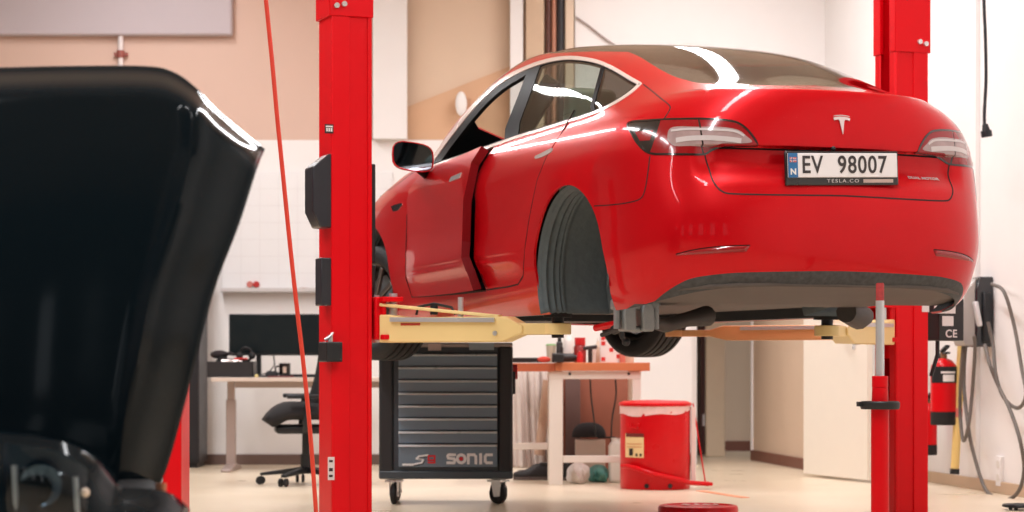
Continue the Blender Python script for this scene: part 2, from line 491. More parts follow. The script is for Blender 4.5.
def S(u, v):
    u = np.clip(np.atleast_1d(np.asarray(u, float)), 0, NU - 1); v = np.clip(np.atleast_1d(np.asarray(v, float)), 0, NV - 1)
    i = np.minimum(u.astype(int), NU - 2); j = np.minimum(v.astype(int), NV - 2)
    bu, bv = basis(u - i), basis(v - j)
    out = np.zeros((len(u), 3))
    for a in range(4):
        for b in range(4):
            out += (bv[:, a] * bu[:, b])[:, None] * NET[j + a, i + b]
    # number plate recess in the boot lid, under a crisp overhang
    x, y, z = out[:, 0], out[:, 1], out[:, 2]
    rear = smv(-.55, -.75, y)
    zt = .868 + 0 * x
    rec = smv(.70, .56, np.abs(x)) * (smv(zt + .004, zt - .006, z)) * smv(.69, .80, z) * rear
    out[:, 1] += .050 * rec
    # ducktail crest
    out[:, 2] += 0.008 * np.exp(-((z - 1.118) / .012) ** 2) * rear
    # hollow lower doors above a sharp crease
    zc = .452 - .02 * smv(0.3, 2.2, y)
    d = z - zc
    m = smv(.42, .75, y) * smv(2.45, 1.9, y)
    pr = np.where(d > 0, np.exp(-(d / .13) ** 2), np.exp(-(d / .05) ** 2)) * (1 - np.exp(-(d / .012) ** 2) * .35)
    out[:, 0] -= .020 * m * pr
    return out
def SN(u, v):
    e = 1e-3
    u = np.atleast_1d(np.asarray(u, float)); v = np.atleast_1d(np.asarray(v, float))
    ua, ub = np.clip(u - e, 0, NU - 1), np.clip(u + e, 0, NU - 1)
    va, vb = np.clip(v - e, 0, NV - 1), np.clip(v + e, 0, NV - 1)
    du = S(ub, v) - S(ua, v); dv = S(u, vb) - S(u, va)
    n = np.cross(dv, du)
    l = np.linalg.norm(n, axis=1)
    bad = l < 1e-12
    n[bad] = (0, 0, 1); l[bad] = 1
    n /= l[:, None]
    return n
_t = SN([10.], [6.])[0]
NSGN = 1.0 if _t[0] < 0 else -1.0
def N_(u, v): return SN(u, v) * NSGN

GU, GV = np.meshgrid(np.linspace(0, NU - 1, 180), np.linspace(0, NV - 1, 180))
GUf, GVf = GU.ravel(), GV.ravel()
GP = S(GUf, GVf)
GN = N_(GUf, GVf)
def proj(P):
    P = np.atleast_2d(P)
    cx = TX + P[:, 0] * CT - P[:, 1] * ST; cy = TY + P[:, 0] * ST + P[:, 1] * CT
    return np.stack([512 + F * cx / cy, HZ - F * (P[:, 2] + TZ) / cy], 1)
camc = np.array(w2c((0, 0, CH)))
GPX = proj(GP)
GVIS = ((camc - GP) * GN).sum(1) > 0
def newton(fn, uv, target, n=25):
    u, v = uv
    for _ in range(n):
        r = fn(u, v) - target
        e = 1e-3
        J = np.stack([(fn(min(u + e, NU - 1), v) - fn(u - e if u + e > NU - 1 else u, v)) / e, (fn(u, v + e) - fn(u, v)) / e], 1)
        try: d = np.linalg.solve(J.T @ J + 1e-9 * np.eye(2), -J.T @ r)
        except Exception: break
        d = np.clip(d, -.6, .6)
        u = float(np.clip(u + d[0], 0, NU - 1)); v = float(np.clip(v + d[1], 0, NV - 1))
        if abs(d).max() < 1e-6: break
    return u, v
def from_pix(px, py):
    """surface parameters of the body point seen at a photograph position"""
    d = (GPX[:, 0] - px) ** 2 + (GPX[:, 1] - py) ** 2 + 1e9 * (~GVIS)
    k = d.argmin()
    return newton(lambda u, v: proj(S(u, v))[0], (GUf[k], GVf[k]), np.array([px, py]))
def from_yz(y, z):
    d = (GP[:, 1] - y) ** 2 + (GP[:, 2] - z) ** 2 + 1e3 * (np.abs(GN[:, 0]) < .25)
    k = d.argmin()
    return newton(lambda u, v: S(u, v)[0][1:], (GUf[k], GVf[k]), np.array([y, z]))
def from_xz(x, z):          # rear face
    d = (GP[:, 0] - x) ** 2 + (GP[:, 2] - z) ** 2 + 1e3 * (GN[:, 1] > -.05)
    k = d.argmin()
    return newton(lambda u, v: S(u, v)[0][[0, 2]], (GUf[k], GVf[k]), np.array([x, z]))
def from_xy(x, y):          # top
    d = (GP[:, 0] - x) ** 2 + (GP[:, 1] - y) ** 2 + 1e3 * (GN[:, 2] < .12)
    k = d.argmin()
    return newton(lambda u, v: S(u, v)[0][:2], (GUf[k], GVf[k]), np.array([x, y]))
def dense(pts, n=6, closed=False): return [tuple(p) for p in curve(pts, n, closed)]
def pix_poly(pts, n=4, closed=True): return [from_pix(*p) for p in dense(pts, n, closed)]
def lin_poly(pts, n=4, closed=True):
    out = []
    m = len(pts)
    for i in range(m if closed else m - 1):
        a, b = pts[i], pts[(i + 1) % m]
        for k in range(n): out.append((a[0] + (b[0] - a[0]) * k / n, a[1] + (b[1] - a[1]) * k / n))
    if not closed: out.append(pts[-1])
    return out
def inside(poly, pts):
    """even-odd test of many points"""
    pts = np.asarray(pts); x, y = pts[:, 0], pts[:, 1]
    c = np.zeros(len(pts), bool); n = len(poly)
    for i in range(n):
        (x1, y1), (x2, y2) = poly[i], poly[i - 1]
        if y1 == y2: continue
        k = ((y1 > y) != (y2 > y)) & (x < (x2 - x1) * (y - y1) / (y2 - y1) + x1)
        c ^= k
    return c

# --- outlines of the panels on the left half of the body (surface parameters)
def offset2(poly, d):
    """inset of a 2-D closed polyline by d (towards its middle side)"""
    P = np.array(poly); n = len(P)
    a = .5 * sum(P[i - 1][0] * P[i][1] - P[i][0] * P[i - 1][1] for i in range(n))
    out = []
    for i in range(n):
        t = P[(i + 1) % n] - P[i - 1]; t /= (np.linalg.norm(t) + 1e-9)
        nn = np.array([-t[1], t[0]]) * (1 if a > 0 else -1)
        dd = d(i / n) if callable(d) else d
        out.append(tuple(P[i] + nn * dd))
    return out
DLO_PX = [(427, 169), (436.6, 166.5), (465, 157), (492, 147.3), (518.4, 138), (540, 131.6), (562, 124.6), (593.4, 114.6), (614.5, 104.8), (631, 94), (641, 85), (641.5, 83), (639, 81.5), (631, 77), (612, 66), (593.4, 59), (570, 56.2), (551, 58.3), (532.5, 63.6), (513.7, 71.8), (497, 82), (481, 96), (467, 111.5), (453, 129), (441, 145), (430, 161)]
DLO_D = dense(DLO_PX, 4, True)
DLO_OUT = [from_pix(*p) for p in DLO_D]
DLO_IN = [from_pix(*p) for p in offset2(DLO_D, lambda t: 2.6 + 1.0 * (t > .45))]
DLO_SEAL = [from_pix(*p) for p in offset2(DLO_D, lambda t: 4.0 + (5.0 * sm(.66, .74, t) if t < .97 else 1) )]
PILLAR = pix_poly(lin_poly([(497, 149), (512, 142), (541, 63.5), (529, 67)], 4), 1)
QDIV = pix_poly(lin_poly([(586, 121), (589.5, 120), (606, 60), (602.5, 60)], 4), 1)
def arch(yc, zc, r, z0, n=30, ry=None):
    ry = ry or r
    a0 = math.asin((z0 - zc) / r)
    pts = []
    for k in range(n + 1):
        t = a0 + (math.pi - 2 * a0) * k / n
        pts.append((yc + ry * math.cos(t), zc + r * math.sin(t)))
    return pts
AR = arch(-.02, .345, .402, .19, 30, .40)
ARCH_R = [from_yz(*p) for p in AR]
ARCH_R = [(ARCH_R[0][0], -.01)] + ARCH_R + [(ARCH_R[-1][0], -.01)]
AF = arch(2.875, .345, .385, .19)
ARCH_F = [from_yz(*p) for p in AF]
ARCH_F = [(ARCH_F[0][0], -.01)] + ARCH_F + [(ARCH_F[-1][0], -.01)]
LIGHT = pix_poly([(628, 123), (647, 120.6), (664, 119.5), (681, 119), (697.6, 118.8), (714, 119.2), (727, 120.4), (738, 123), (748.5, 131), (757.5, 144.6), (750, 146), (737, 146.3), (721, 147), (711, 150.5), (704.5, 154.2), (690, 154.4), (670, 154.2), (650, 153.4), (639, 145), (632, 134)], 3)
LSEAM = pix_poly(lin_poly([(697.2, 112), (698.8, 112), (706, 160), (704.2, 160)], 3), 1)
LBLACK = pix_poly(lin_poly([(620, 118), (662, 117), (648, 160), (620, 160)], 3), 1)
LREDTRI = pix_poly(lin_poly([(635, 132), (653.5, 130), (650, 140.5), (640, 141)], 3), 1)
LCLEAR = pix_poly([(668, 140), (669, 130), (677, 126.8), (697, 127), (720, 127), (738, 130), (746, 136), (752, 142), (740, 143.5), (722, 143.5), (708, 146.5), (690, 146), (675, 146)], 3)
DIFF_TOP = [from_pix(*p) for p in dense([(655, 301), (664.6, 293), (679.5, 283.5), (696, 277.3), (729, 273.2), (760, 272), (800, 271.3), (833, 271)], 4)]
DIFF_TOP[-1] = (0.0, DIFF_TOP[-1][1])
DIFF = DIFF_TOP + [(-.01, -.01), (DIFF_TOP[0][0] + 1.5, -.01), (DIFF_TOP[0][0] + 1.0, .30), (DIFF_TOP[0][0] + .45, DIFF_TOP[0][1] * .6)]
TRUNK_SEAM = [from_pix(*p) for p in dense([(704.5, 153.8), (706.5, 162), (709.5, 171), (712.5, 180), (717, 187), (722, 191.3), (730, 193.6), (760, 194.6), (800, 195.2), (838, 195.6)], 4)]
TRUNK_SEAM[-1] = (0.0, TRUNK_SEAM[-1][1])
GL_EDGE = [from_pix(*p) for p in dense([(838, 85.6), (800, 85.5), (756, 85), (703, 83.4), (686, 80), (672, 75.5), (656, 67), (640, 57), (628, 51.8)], 4)]
GL_EDGE[0] = (0.0, GL_EDGE[0][1])
u_r, v_r = GL_EDGE[-1]
cowl = from_xy(-.02, 2.36)
apil = from_xy(-.62, 1.98)
for k in range(1, 13):
    t = k / 12
    GL_EDGE.append((u_r + (apil[0] - u_r) * t, v_r + (apil[1] - v_r) * t ** 6 + 1.5 * math.sin(math.pi * t) * (1 - .3 * t)))
ROOF_GLASS = GL_EDGE + [from_xy(-.50, 2.16), from_xy(-.3, 2.28), (NU - 1, cowl[1])] + [(NU - 1, NV - 1), (0, NV - 1)]
TRUNK = [(-.01, TRUNK_SEAM[-1][1])] + TRUNK_SEAM[::-1] + [from_pix(*p) for p in [(702, 140), (698, 119), (700, 112), (703, 104), (704.5, 95), (704, 88)]] + [GL_EDGE[12], GL_EDGE[8], GL_EDGE[4], (-.01, GL_EDGE[0][1])]
def belt_uv(y):
    """point of the lower DLO outline at position y"""
    best = min(DLO_OUT[:40], key=lambda p: abs(S(*p)[0][1] - y)); return best
RD = [from_yz(*p) for p in [(1.095, 1.06), (1.10, .95), (1.11, .75), (1.115, .55), (1.10, .46), (1.07, .38), (1.04, .298), (.9, .302), (.75, .305), (.62, .312), (.535, .35), (.49, .42), (.465, .50), (.43, .60), (.37, .70), (.31, .80), (.25, .90), (.20, 1.0), (.17, 1.12)]]
FD = [from_yz(*p) for p in [(1.11, 1.06), (1.115, .95), (1.125, .75), (1.13, .55), (1.115, .46), (1.085, .38), (1.055, .295), (1.4, .292), (1.8, .292), (2.19, .296), (2.215, .4), (2.205, .55), (2.18, .75), (2.14, .92), (2.10, 1.08)]]
FLAP = lin_poly([(400, 200), (401, 200)], 1)

def cdt_half(step_u, step_v, loops):
    pts = [(u, v) for v in np.linspace(0, NV - 1, step_v) for u in np.linspace(0, NU - 1, step_u)]
    sx, sy = .34, .11
    V = [Vector((u * sx, v * sy)) for u, v in pts]; E = []
    for lp, closed in loops:
        b = len(V); n = len(lp)
        V += [Vector((min(max(u, 0), NU - 1) * sx, min(max(v, 0), NV - 1) * sy)) for u, v in lp]
        E += [(b + i, b + (i + 1) % n) for i in range(n if closed else n - 1)]
    r = delaunay_2d_cdt(V, E, [], 0, 1e-5)
    uv = np.array([(p.x / sx, p.y / sy) for p in r[0]])
    return uv, np.array([f for f in r[2]])
zl_a = [from_xz(x, .8735) for x in np.linspace(-.70, 0, 24)]; zl_b = [from_xz(x, .868) for x in np.linspace(-.70, 0, 24)]; zl_c = [from_xz(x, .861) for x in np.linspace(-.70, 0, 24)]
loops = [(zl_a, 0), (zl_b, 0), (zl_c, 0), (DLO_OUT, 1), (DLO_IN, 1), (DLO_SEAL, 1), (PILLAR, 1), (QDIV, 1), (ARCH_R, 1), (ARCH_F, 1), (LIGHT, 1), (LSEAM, 1), (LBLACK, 1), (LREDTRI, 1), (LCLEAR, 1), (DIFF, 1), (ROOF_GLASS, 1), (TRUNK, 1), (RD, 1), (FD, 1)]
UV, TRI = cdt_half(112, 150, loops)
CEN = UV[TRI].mean(1)
SP = S(UV[:, 0], UV[:, 1]); SNn = N_(UV[:, 0], UV[:, 1])
SP[UV[:, 0] < 1e-6, 0] = 0; SP[UV[:, 0] > NU - 1 - 1e-6, 0] = 0
IN = {k: inside(p, CEN) for k, p in dict(dlo=DLO_OUT, dlin=DLO_IN, seal=DLO_SEAL, pil=PILLAR, qd=QDIV, ar=ARCH_R, af=ARCH_F, li=LIGHT, ls=LSEAM, lb=LBLACK, lt=LREDTRI, lc=LCLEAR, di=DIFF, rg=ROOF_GLASS, tr=TRUNK, rd=RD, fd=FD).items()}
reg = np.array(['body'] * len(TRI), dtype=object)
reg[IN['tr']] = 'trunk'
reg[IN['rd']] = 'rdoor'
reg[IN['fd']] = 'fdoor'
reg[IN['di']] = 'diff'
reg[IN['rg']] = 'roofglass'
reg[IN['rg'] & (S(CEN[:, 0], CEN[:, 1])[:, 1] > 1.42)] = 'screen'
lightm = IN['li']
reg[lightm] = 'lred'
reg[lightm & IN['lc']] = 'lclear'
reg[lightm & IN['lb']] = 'lblack'
reg[lightm & IN['lt']] = 'ltri'
reg[lightm & IN['ls']] = 'lseam'
dl_ = IN['dlo']
reg[dl_] = 'chrome'
reg[dl_ & IN['dlin']] = 'seal'
gl = dl_ & IN['dlin'] & IN['seal']
yy = S(CEN[:, 0], CEN[:, 1])[:, 1]
yq = S(*QDIV[6])[0][1]
pxc = proj(S(CEN[:, 0], CEN[:, 1]))
xb_ = lambda a, b: a[0] + (b[0] - a[0]) * (pxc[:, 1] - a[1]) / (b[1] - a[1])
xp_ = xb_((504, 146), (537, 60)); xq_ = xb_((588, 120.5), (604.5, 60))
reg[gl & (pxc[:, 0] < xp_)] = 'gfront'
reg[gl & (pxc[:, 0] >= xp_)] = 'grear'
reg[gl & (pxc[:, 0] >= xq_)] = 'gquart'
reg[gl & IN['pil']] = 'seal'
reg[gl & IN['qd']] = 'seal'
reg[IN['ar'] | IN['af']] = 'hole'

def region_mesh(name, keys, mats, parent, thick=0.0, off=0.0, sides=(-1, 1), xf=None, smoothn=True):
    """mesh of the named regions (left and/or mirrored right); mats = [outer, inner]"""
    sel = np.isin(reg, keys)
    T = TRI[sel]
    if not len(T): raise RuntimeError('empty region ' + name)
    used, inv = np.unique(T, return_inverse=True); T = inv.reshape(-1, 3)
    P = SP[used] + SNn[used] * off; Nn = SNn[used]
    a = np.cross(P[T[:, 1]] - P[T[:, 0]], P[T[:, 2]] - P[T[:, 0]])
    flip = (a * Nn[T[:, 0]]).sum(1) < 0
    T[flip] = T[flip][:, ::-1]
    V, NN, FF, MI = [], [], [], []
    ed = {}
    for f in T:
        for i in range(3):
            e = (f[i], f[(i + 1) % 3])
            if (e[1], e[0]) in ed: ed.pop((e[1], e[0]))
            else: ed[e] = 1
    for sd in sides:
        mm = np.array([-sd, 1, 1.])
        Q = P * mm; NQ = Nn * mm
        b = len(V)
        V += list(Q); NN += list(NQ)
        for f in T:
            FF.append([b + i for i in (f if sd < 0 else f[::-1])]); MI.append(0)
        if thick:
            b2 = len(V); V += list(Q - NQ * thick); NN += list(-NQ)
            for f in T:
                FF.append([b2 + i for i in (f[::-1] if sd < 0 else f)]); MI.append(1)
            for (i, j) in ed:
                if abs(P[i][0]) < 1e-6 and abs(P[j][0]) < 1e-6: continue
                c = len(V)
                q = [Q[i], Q[j], Q[j] - NQ[j] * thick, Q[i] - NQ[i] * thick]
                nr = np.cross(q[1] - q[0], q[3] - q[0]); nr = nr / (np.linalg.norm(nr) + 1e-12)
                ff = [c, c + 3, c + 2, c + 1]; nr = -nr
                if sd > 0: ff = ff[::-1]; nr = -nr
                V += q; NN += [nr] * 4; FF.append(ff); MI.append(2 if len(mats) > 2 else 0)
    V = np.array(V); NN = np.array(NN)
    if xf is not None: V, NN = xf(V, NN)
    me = bpy.data.meshes.new(name)
    me.from_pydata([tuple(map(float, p)) for p in V], [], [[int(i) for i in f] for f in FF])
    for m in mats: me.materials.append(m)
    me.polygons.foreach_set('material_index', MI)
    for p in me.polygons: p.use_smooth = True
    if smoothn: me.normals_split_custom_set_from_vertices([tuple(map(float, n)) for n in NN])
    o = bpy.data.objects.new(name, me); COL.objects.link(o); o.parent = parent
    return o
def strip(mb, uvs, width, off=0.0012, side=-1):
    """narrow band lying on the body along a line of surface parameters"""
    u = np.array([p[0] for p in uvs]); v = np.array([p[1] for p in uvs])
    P = S(u, v); Nn = N_(u, v)
    Tn = np.gradient(P, axis=0); Tn /= np.linalg.norm(Tn, axis=1)[:, None] + 1e-9
    B = np.cross(Nn, Tn); B /= np.linalg.norm(B, axis=1)[:, None] + 1e-9
    mm = np.array([-side, 1, 1.])
    A = (P + B * width / 2 + Nn * off) * mm; C_ = (P - B * width / 2 + Nn * off) * mm
    n = len(P)
    V = [tuple(p) for p in A] + [tuple(p) for p in C_]
    V += [tuple((P[i] + B[i] * width / 2 - Nn[i] * .004) * mm) for i in range(n)] + [tuple((P[i] - B[i] * width / 2 - Nn[i] * .004) * mm) for i in range(n)]
    Fc = []
    for i in range(n - 1):
        Fc += [(i, i + 1, n + i + 1, n + i), (2 * n + i, 2 * n + i + 1, i + 1, i), (n + i, n + i + 1, 3 * n + i + 1, 3 * n + i)]
    mb.add(V, Fc)

def car_paint():
    m = bpy.data.materials.new('red car paint'); m.use_nodes = True
    nt = m.node_tree; N = nt.nodes; L = nt.links; p = N['Principled BSDF']
    tc = N.new('ShaderNodeTexCoord')
    a = N.new('ShaderNodeTexNoise'); a.inputs['Scale'].default_value = 5; a.inputs['Detail'].default_value = 8
    L.new(tc.outputs['Object'], a.inputs[0])
    mx = N.new('ShaderNodeMix'); mx.data_type = 'RGBA'
    mx.inputs[6].default_value = lin(196, 4, 18); mx.inputs[7].default_value = lin(208, 6, 21)
    L.new(a.outputs['Fac'], mx.inputs[0])
    # road dust: fine pale specks, thicker low on the tail
    sp = N.new('ShaderNodeTexNoise'); sp.inputs['Scale'].default_value = 260; sp.inputs['Detail'].default_value = 2
    L.new(tc.outputs['Object'], sp.inputs[0])
    rp = N.new('ShaderNodeMapRange'); rp.inputs[1].default_value = .70; rp.inputs[2].default_value = .80
    L.new(sp.outputs['Fac'], rp.inputs[0])
    ml = N.new('ShaderNodeMath'); ml.operation = 'MULTIPLY'; ml.inputs[1].default_value = .25
    L.new(rp.outputs[0], ml.inputs[0])
    m2 = N.new('ShaderNodeMix'); m2.data_type = 'RGBA'; m2.inputs[7].default_value = lin(215, 170, 160)
    L.new(ml.outputs[0], m2.inputs[0]); L.new(mx.outputs[2], m2.inputs[6]); L.new(m2.outputs[2], p.inputs['Base Color'])
    p.inputs['Roughness'].default_value = .32; p.inputs['Metallic'].default_value = 0.25
    p.inputs['Coat Weight'].default_value = 1.0; p.inputs['Coat Roughness'].default_value = .03
    p.inputs['Coat IOR'].default_value = 1.24; p.inputs['Specular IOR Level'].default_value = .15
    return m
PAINT = car_paint()
INNER = mat('dark cabin lining', lin(34, 34, 36), .8)
PAINT_IN = mat('red inner metal', lin(118, 4, 12), .5, spec=.15)
body = region_mesh('body_shell', ['body'], [PAINT, INNER, PAINT], car, .012)
trunk = region_mesh('boot_lid', ['trunk'], [PAINT, INNER, PAINT], car, .012)
doorL = [region_mesh('rear_door', ['rdoor'], [PAINT, INNER, PAINT_IN], car, .03, sides=(s_,)) for s_ in (-1, 1)]
hinge = np.array([-.86, 2.18, 0])
AJAR = math.radians(3.6)
def swing(V, NN):
    c, s_ = math.cos(-AJAR), math.sin(-AJAR)
    # outwards at the rear edge: rotate about the vertical hinge line
    R = np.array([[c, -s_, 0], [s_, c, 0], [0, 0, 1]])
    return (V - hinge) @ R.T + hinge, NN @ R.T
fdL = region_mesh('front_door', ['fdoor'], [PAINT, INNER, PAINT_IN], car, .045, sides=(-1,), xf=swing)
fdR = region_mesh('front_door', ['fdoor'], [PAINT, INNER, PAINT_IN], car, .045, sides=(1,))
fdL['label'] = 'left front door standing slightly ajar'
M_DIFF = mat('dusty grey black plastic', lin(64, 67, 70), .6, var=.9, scale=45, bump=.1)
region_mesh('rear_diffuser', ['diff'], [M_DIFF, M_DARK], car, .01)
ROOFG = glass_mat('dark roof glass', (.60, .50, .40), .5, .05, 2.0)
region_mesh('roof_glass', ['roofglass'], [ROOFG], car, 0)
M_BRIGHT = mat('bright window trim', lin(240, 226, 218), .25, metal=.35, var=.02)
SEALM = mat('black window seal', lin(16, 17, 19), .5, spec=.12)
region_mesh('windscreen', ['screen'], [glass_mat('windscreen glass', (.86, .90, .88), .9)], car, 0)
SIDEG = glass_mat('side window glass', (.72, .86, .82), .80)
QUARTG = glass_mat('dark quarter glass', (.30, .28, .26), .45)
LRED = mat('red lamp lens', lin(150, 10, 22), .15, coat=.5)
LCLR = mat('smoked clear lamp lens', lin(170, 144, 144), .12, coat=1.0, var=.25, scale=30)
LBLK = mat('black lamp border', lin(26, 22, 24), .15, coat=1.0)
for s_ in (-1, 1):
    region_mesh('window_trim', ['chrome'], [M_BRIGHT, INNER], car, .012, .003, (s_,))
    region_mesh('window_seal', ['seal'], [SEALM, INNER], car, .02, -.001, (s_,))
    region_mesh('rear_door_window', ['grear'], [SIDEG], car, 0, -.004, (s_,))
    region_mesh('quarter_window', ['gquart'], [QUARTG], car, 0, -.004, (s_,))
    t = region_mesh('tail_light', ['lblack'], [LBLK, LBLK], car, .01, .001, (s_,))
    region_mesh('lens_joint', ['lseam'], [LBLK, LBLK], t, .01, .001, (s_,))
    region_mesh('lens', ['lred', 'ltri'], [LRED, LBLK], t, .01, .002, (s_,))
    region_mesh('reversing_light', ['lclear'], [LCLR, LBLK], t, .01, .003, (s_,))
    mb = MB(); strip(mb, LIGHT + LIGHT[:1], .009, .0032, s_); mb.build('lamp_border', LBLK, t)
    # light tubes inside the lamp
    mb = MB()
    for row in ([(671, 131), (684, 129.5), (697, 129.3), (720, 130), (735, 131.5), (744, 136)], [(676, 140.5), (690, 138.5), (710, 138), (730, 139.5), (741, 141)]):
        strip(mb, [from_pix(*p) for p in dense(row, 4)], .010 if row[0][0] < 672 else .022, .005, s_)
    mb.build('light_tube', mat('pale light tube', lin(206, 196, 196), .15, coat=1.0), t)
# front window of the right door (closed); the left front pane is wound down
region_mesh('front_door_window', ['gfront'], [SIDEG], car, 0, -.004, (1,))

# panel gaps: strips coloured dark for the shade inside the gaps
SEAM = mat('dark red gap shade', lin(40, 4, 8), .6)
def gap(line, w, off, sd):
    mb = MB(); strip(mb, line, w, off, sd); mb.build('panel_gap', SEAM, car)
for s_ in (-1, 1):
    gap(TRUNK_SEAM, .007, .0010, s_)
    gap([from_pix(*p) for p in dense([(643.5, 84.5), (652, 91), (661, 98.5), (668, 104), (670.3, 108), (667, 114.5), (664, 119)], 3)], .006, .0010, s_)
    gap([from_pix(*p) for p in dense([(594, 206), (610, 205), (626, 203), (640, 199), (645, 190), (648, 172), (650, 156)], 4)], .005, .0010, s_)
    gap(RD[10:], .006, .0010, s_)
    gap(RD[5:11], .008, .0010, s_)
    gap(FD[6:], .008, .0010, s_)
    fl = [from_yz(*p) for p in [(2.16, 1.0), (2.3, .99), (2.45, .955), (2.62, .925), (2.85, .90), (3.1, .87), (3.35, .81)]]
    gap(fl, .006, .0010, s_)
mb = MB(); strip(mb, [from_xz(x, .862) for x in np.linspace(-.56, -.001, 20)], .016, .002, -1); mb.build('boot_handle_strip', SEALM, trunk)
mb = MB(); strip(mb, [from_xz(x, .862) for x in np.linspace(-.56, -.001, 20)], .016, .002, 1); mb.build('boot_handle_strip', SEALM, trunk)
# bumper reflectors and soft slots
for s_ in (-1, 1):
    up = [from_pix(*p) for p in dense([(676, 254.6), (690, 251), (709, 248), (730, 246.4), (750, 245.6)], 4)]
    lo = [from_pix(*p) for p in dense([(676, 255.4), (690, 254.6), (709, 253.6), (730, 252.4), (746, 251.6)], 4)]
    mb = MB(); strip(mb, up, .008, .0015, s_); ref = mb.build('reflector_slot', SEALM, car)
    n = len(up); mm = np.array([-s_, 1, 1.])
    A = (S([p[0] for p in up], [p[1] for p in up]) + N_([p[0] for p in up], [p[1] for p in up]) * .002) * mm
    B = (S([p[0] for p in lo], [p[1] for p in lo]) + N_([p[0] for p in lo], [p[1] for p in lo]) * .003) * mm
    MB().add([tuple(p) for p in A] + [tuple(p) for p in B], [(i, i + 1, n + i + 1, n + i) for i in range(n - 1)]).build('reflector', LRED, ref, solid=.004)

# door handles, charge marker on the wing
def patch(mb, poly, off, side=-1, thick=.01):
    P = S([p[0] for p in poly], [p[1] for p in poly]); Nn = N_([p[0] for p in poly], [p[1] for p in poly])
    mm = np.array([-side, 1, 1.]); n = len(P)
    A = (P + Nn * off) * mm; B = (P + Nn * (off - thick)) * mm
    mb.add([tuple(p) for p in A] + [tuple(p) for p in B], [tuple(range(n)), tuple(range(2 * n - 1, n - 1, -1))] + [(i, n + i, n + (i + 1) % n, (i + 1) % n) for i in range(n)])
for s_ in (-1, 1):
    for poly, par in (([(535.5, 156.5), (540, 154.2), (552, 148.2), (552.3, 149.8), (551, 152.5), (543, 157), (536, 159)], 0), ):
        mb = MB(); patch(mb, pix_poly(poly, 2), .004, s_, .012)
        mb.build('door_handle', M_CHROME, doorL[0 if s_ < 0 else 1])
    hp = [from_yz(*p) for p in [(1.22, .905), (1.40, .895), (1.41, .87), (1.23, .878)]]
    mb = MB(); patch(mb, hp, .004, s_, .012)
    h = mb.build('door_handle', M_CHROME, fdL if s_ < 0 else fdR)
    if s_ < 0:
        for v_ in h.data.vertices:
            q, _ = swing(np.array([v_.co]), np.array([[1., 0, 0]])); v_.co = q[0]
    cm = [from_pix(*p) for p in [(391.5, 206.5), (396, 204.6), (402, 203.2), (403, 204.4), (398, 210.5), (393.5, 211.5)]]
    mb = MB(); patch(mb, cm, .004, s_, .012)
    mb.build('wing_camera', mat('dark camera housing', lin(30, 30, 34), .2, coat=1.0), car)

# wing mirrors
for s_ in (-1, 1):
    b0 = c0 = np.array(S(*from_pix(428, 170))[0]); mm = np.array([-s_, 1, 1.])
    cen = np.array([-1.0, 1.87, 1.04])
    mb = MB()
    def mir(a, b):
        t = b * math.pi; p = a * 2 * math.pi
        return None
    V = []
    nu_, nv_ = 20, 10
    for j in range(nv_ + 1):
        t = j / nv_
        sc = (1 - .62 * t ** 2.2)
        for i in range(nu_):
            p = 2 * math.pi * i / nu_
            e = lambda c: math.copysign(abs(c) ** .6, c)
            x = .118 * e(math.cos(p)) * sc; z = .078 * e(math.sin(p)) * sc
            z += -.012 * (x / .118)
            V.append(tuple((cen + (x, .11 * t - .03, z - .012 * t)) * mm))
    Fc = [(j * nu_ + i, j * nu_ + (i + 1) % nu_, (j + 1) * nu_ + (i + 1) % nu_, (j + 1) * nu_ + i) for j in range(nv_) for i in range(nu_)]
    Fc.append(tuple(nv_ * nu_ + i for i in range(nu_)))
    mb.add(V, Fc)
    mo = mb.build('wing_mirror', PAINT, car, solid=.004)
    mb = MB()
    ring = V[:nu_]
    mb.add([tuple(np.array(p) * .5 + cen * mm * .5 + np.array((0, .004, 0)) + (np.array(p) - cen * mm) * .44) for p in ring], [tuple(range(nu_))])
    mb.build('mirror_glass', mat('mirror glass', lin(120, 128, 136), .03, metal=1.0), mo, smooth=0)
    mb = MB()
    mb.tube([p * mm for p in (cen + (.06, .02, -.06), cen + (.10, .05, -.085), c0 + (.0, .02, .0))], [.03, .026, .03], 12)
    mb.build('mirror_foot', SEALM, mo)

# tail badge, plate, lettering
def tail(x, z, off=.004):
    """frame on the tail at car position x, z: x right, y up, z out of the body"""
    uv = from_xz(-abs(x), z); p = S(*uv)[0].copy(); n = N_(*uv)[0].copy()
    if x > 0: p[0] *= -1; n[0] *= -1
    n = Vector(n); up = Vector((0, 0, 1)); xr = up.cross(n).normalized(); up = n.cross(xr)
    M = Matrix(((xr.x, up.x, n.x, p[0] + n.x * off), (xr.y, up.y, n.y, p[1] + n.y * off), (xr.z, up.z, n.z, p[2] + n.z * off), (0, 0, 0, 1)))
    return M
def tail_poly(name, poly, M, m, parent, th=.004):
    mb = MB()
    V = [M @ Vector((x, y, 0)) for x, y in poly] + [M @ Vector((x, y, th)) for x, y in poly]
    n = len(poly)
    mb.add(V, [tuple(range(n)), tuple(range(n, 2 * n))] + [(i, (i + 1) % n, n + (i + 1) % n, n + i) for i in range(n)])
    return mb.build(name, m, parent, smooth=0)
LOGO = mat('pale chrome badge', lin(238, 220, 220), .2, metal=.5)
M0 = tail(0.006, .972, .003)
bar_ = [(-.043, .030), (-.030, .037), (-.012, .0405), (.012, .0405), (.030, .037), (.043, .030), (.036, .020), (.022, .0255), (.014, .024), (.004, .022), (0, .0165), (-.004, .022), (-.014, .024), (-.022, .0255), (-.036, .020)]
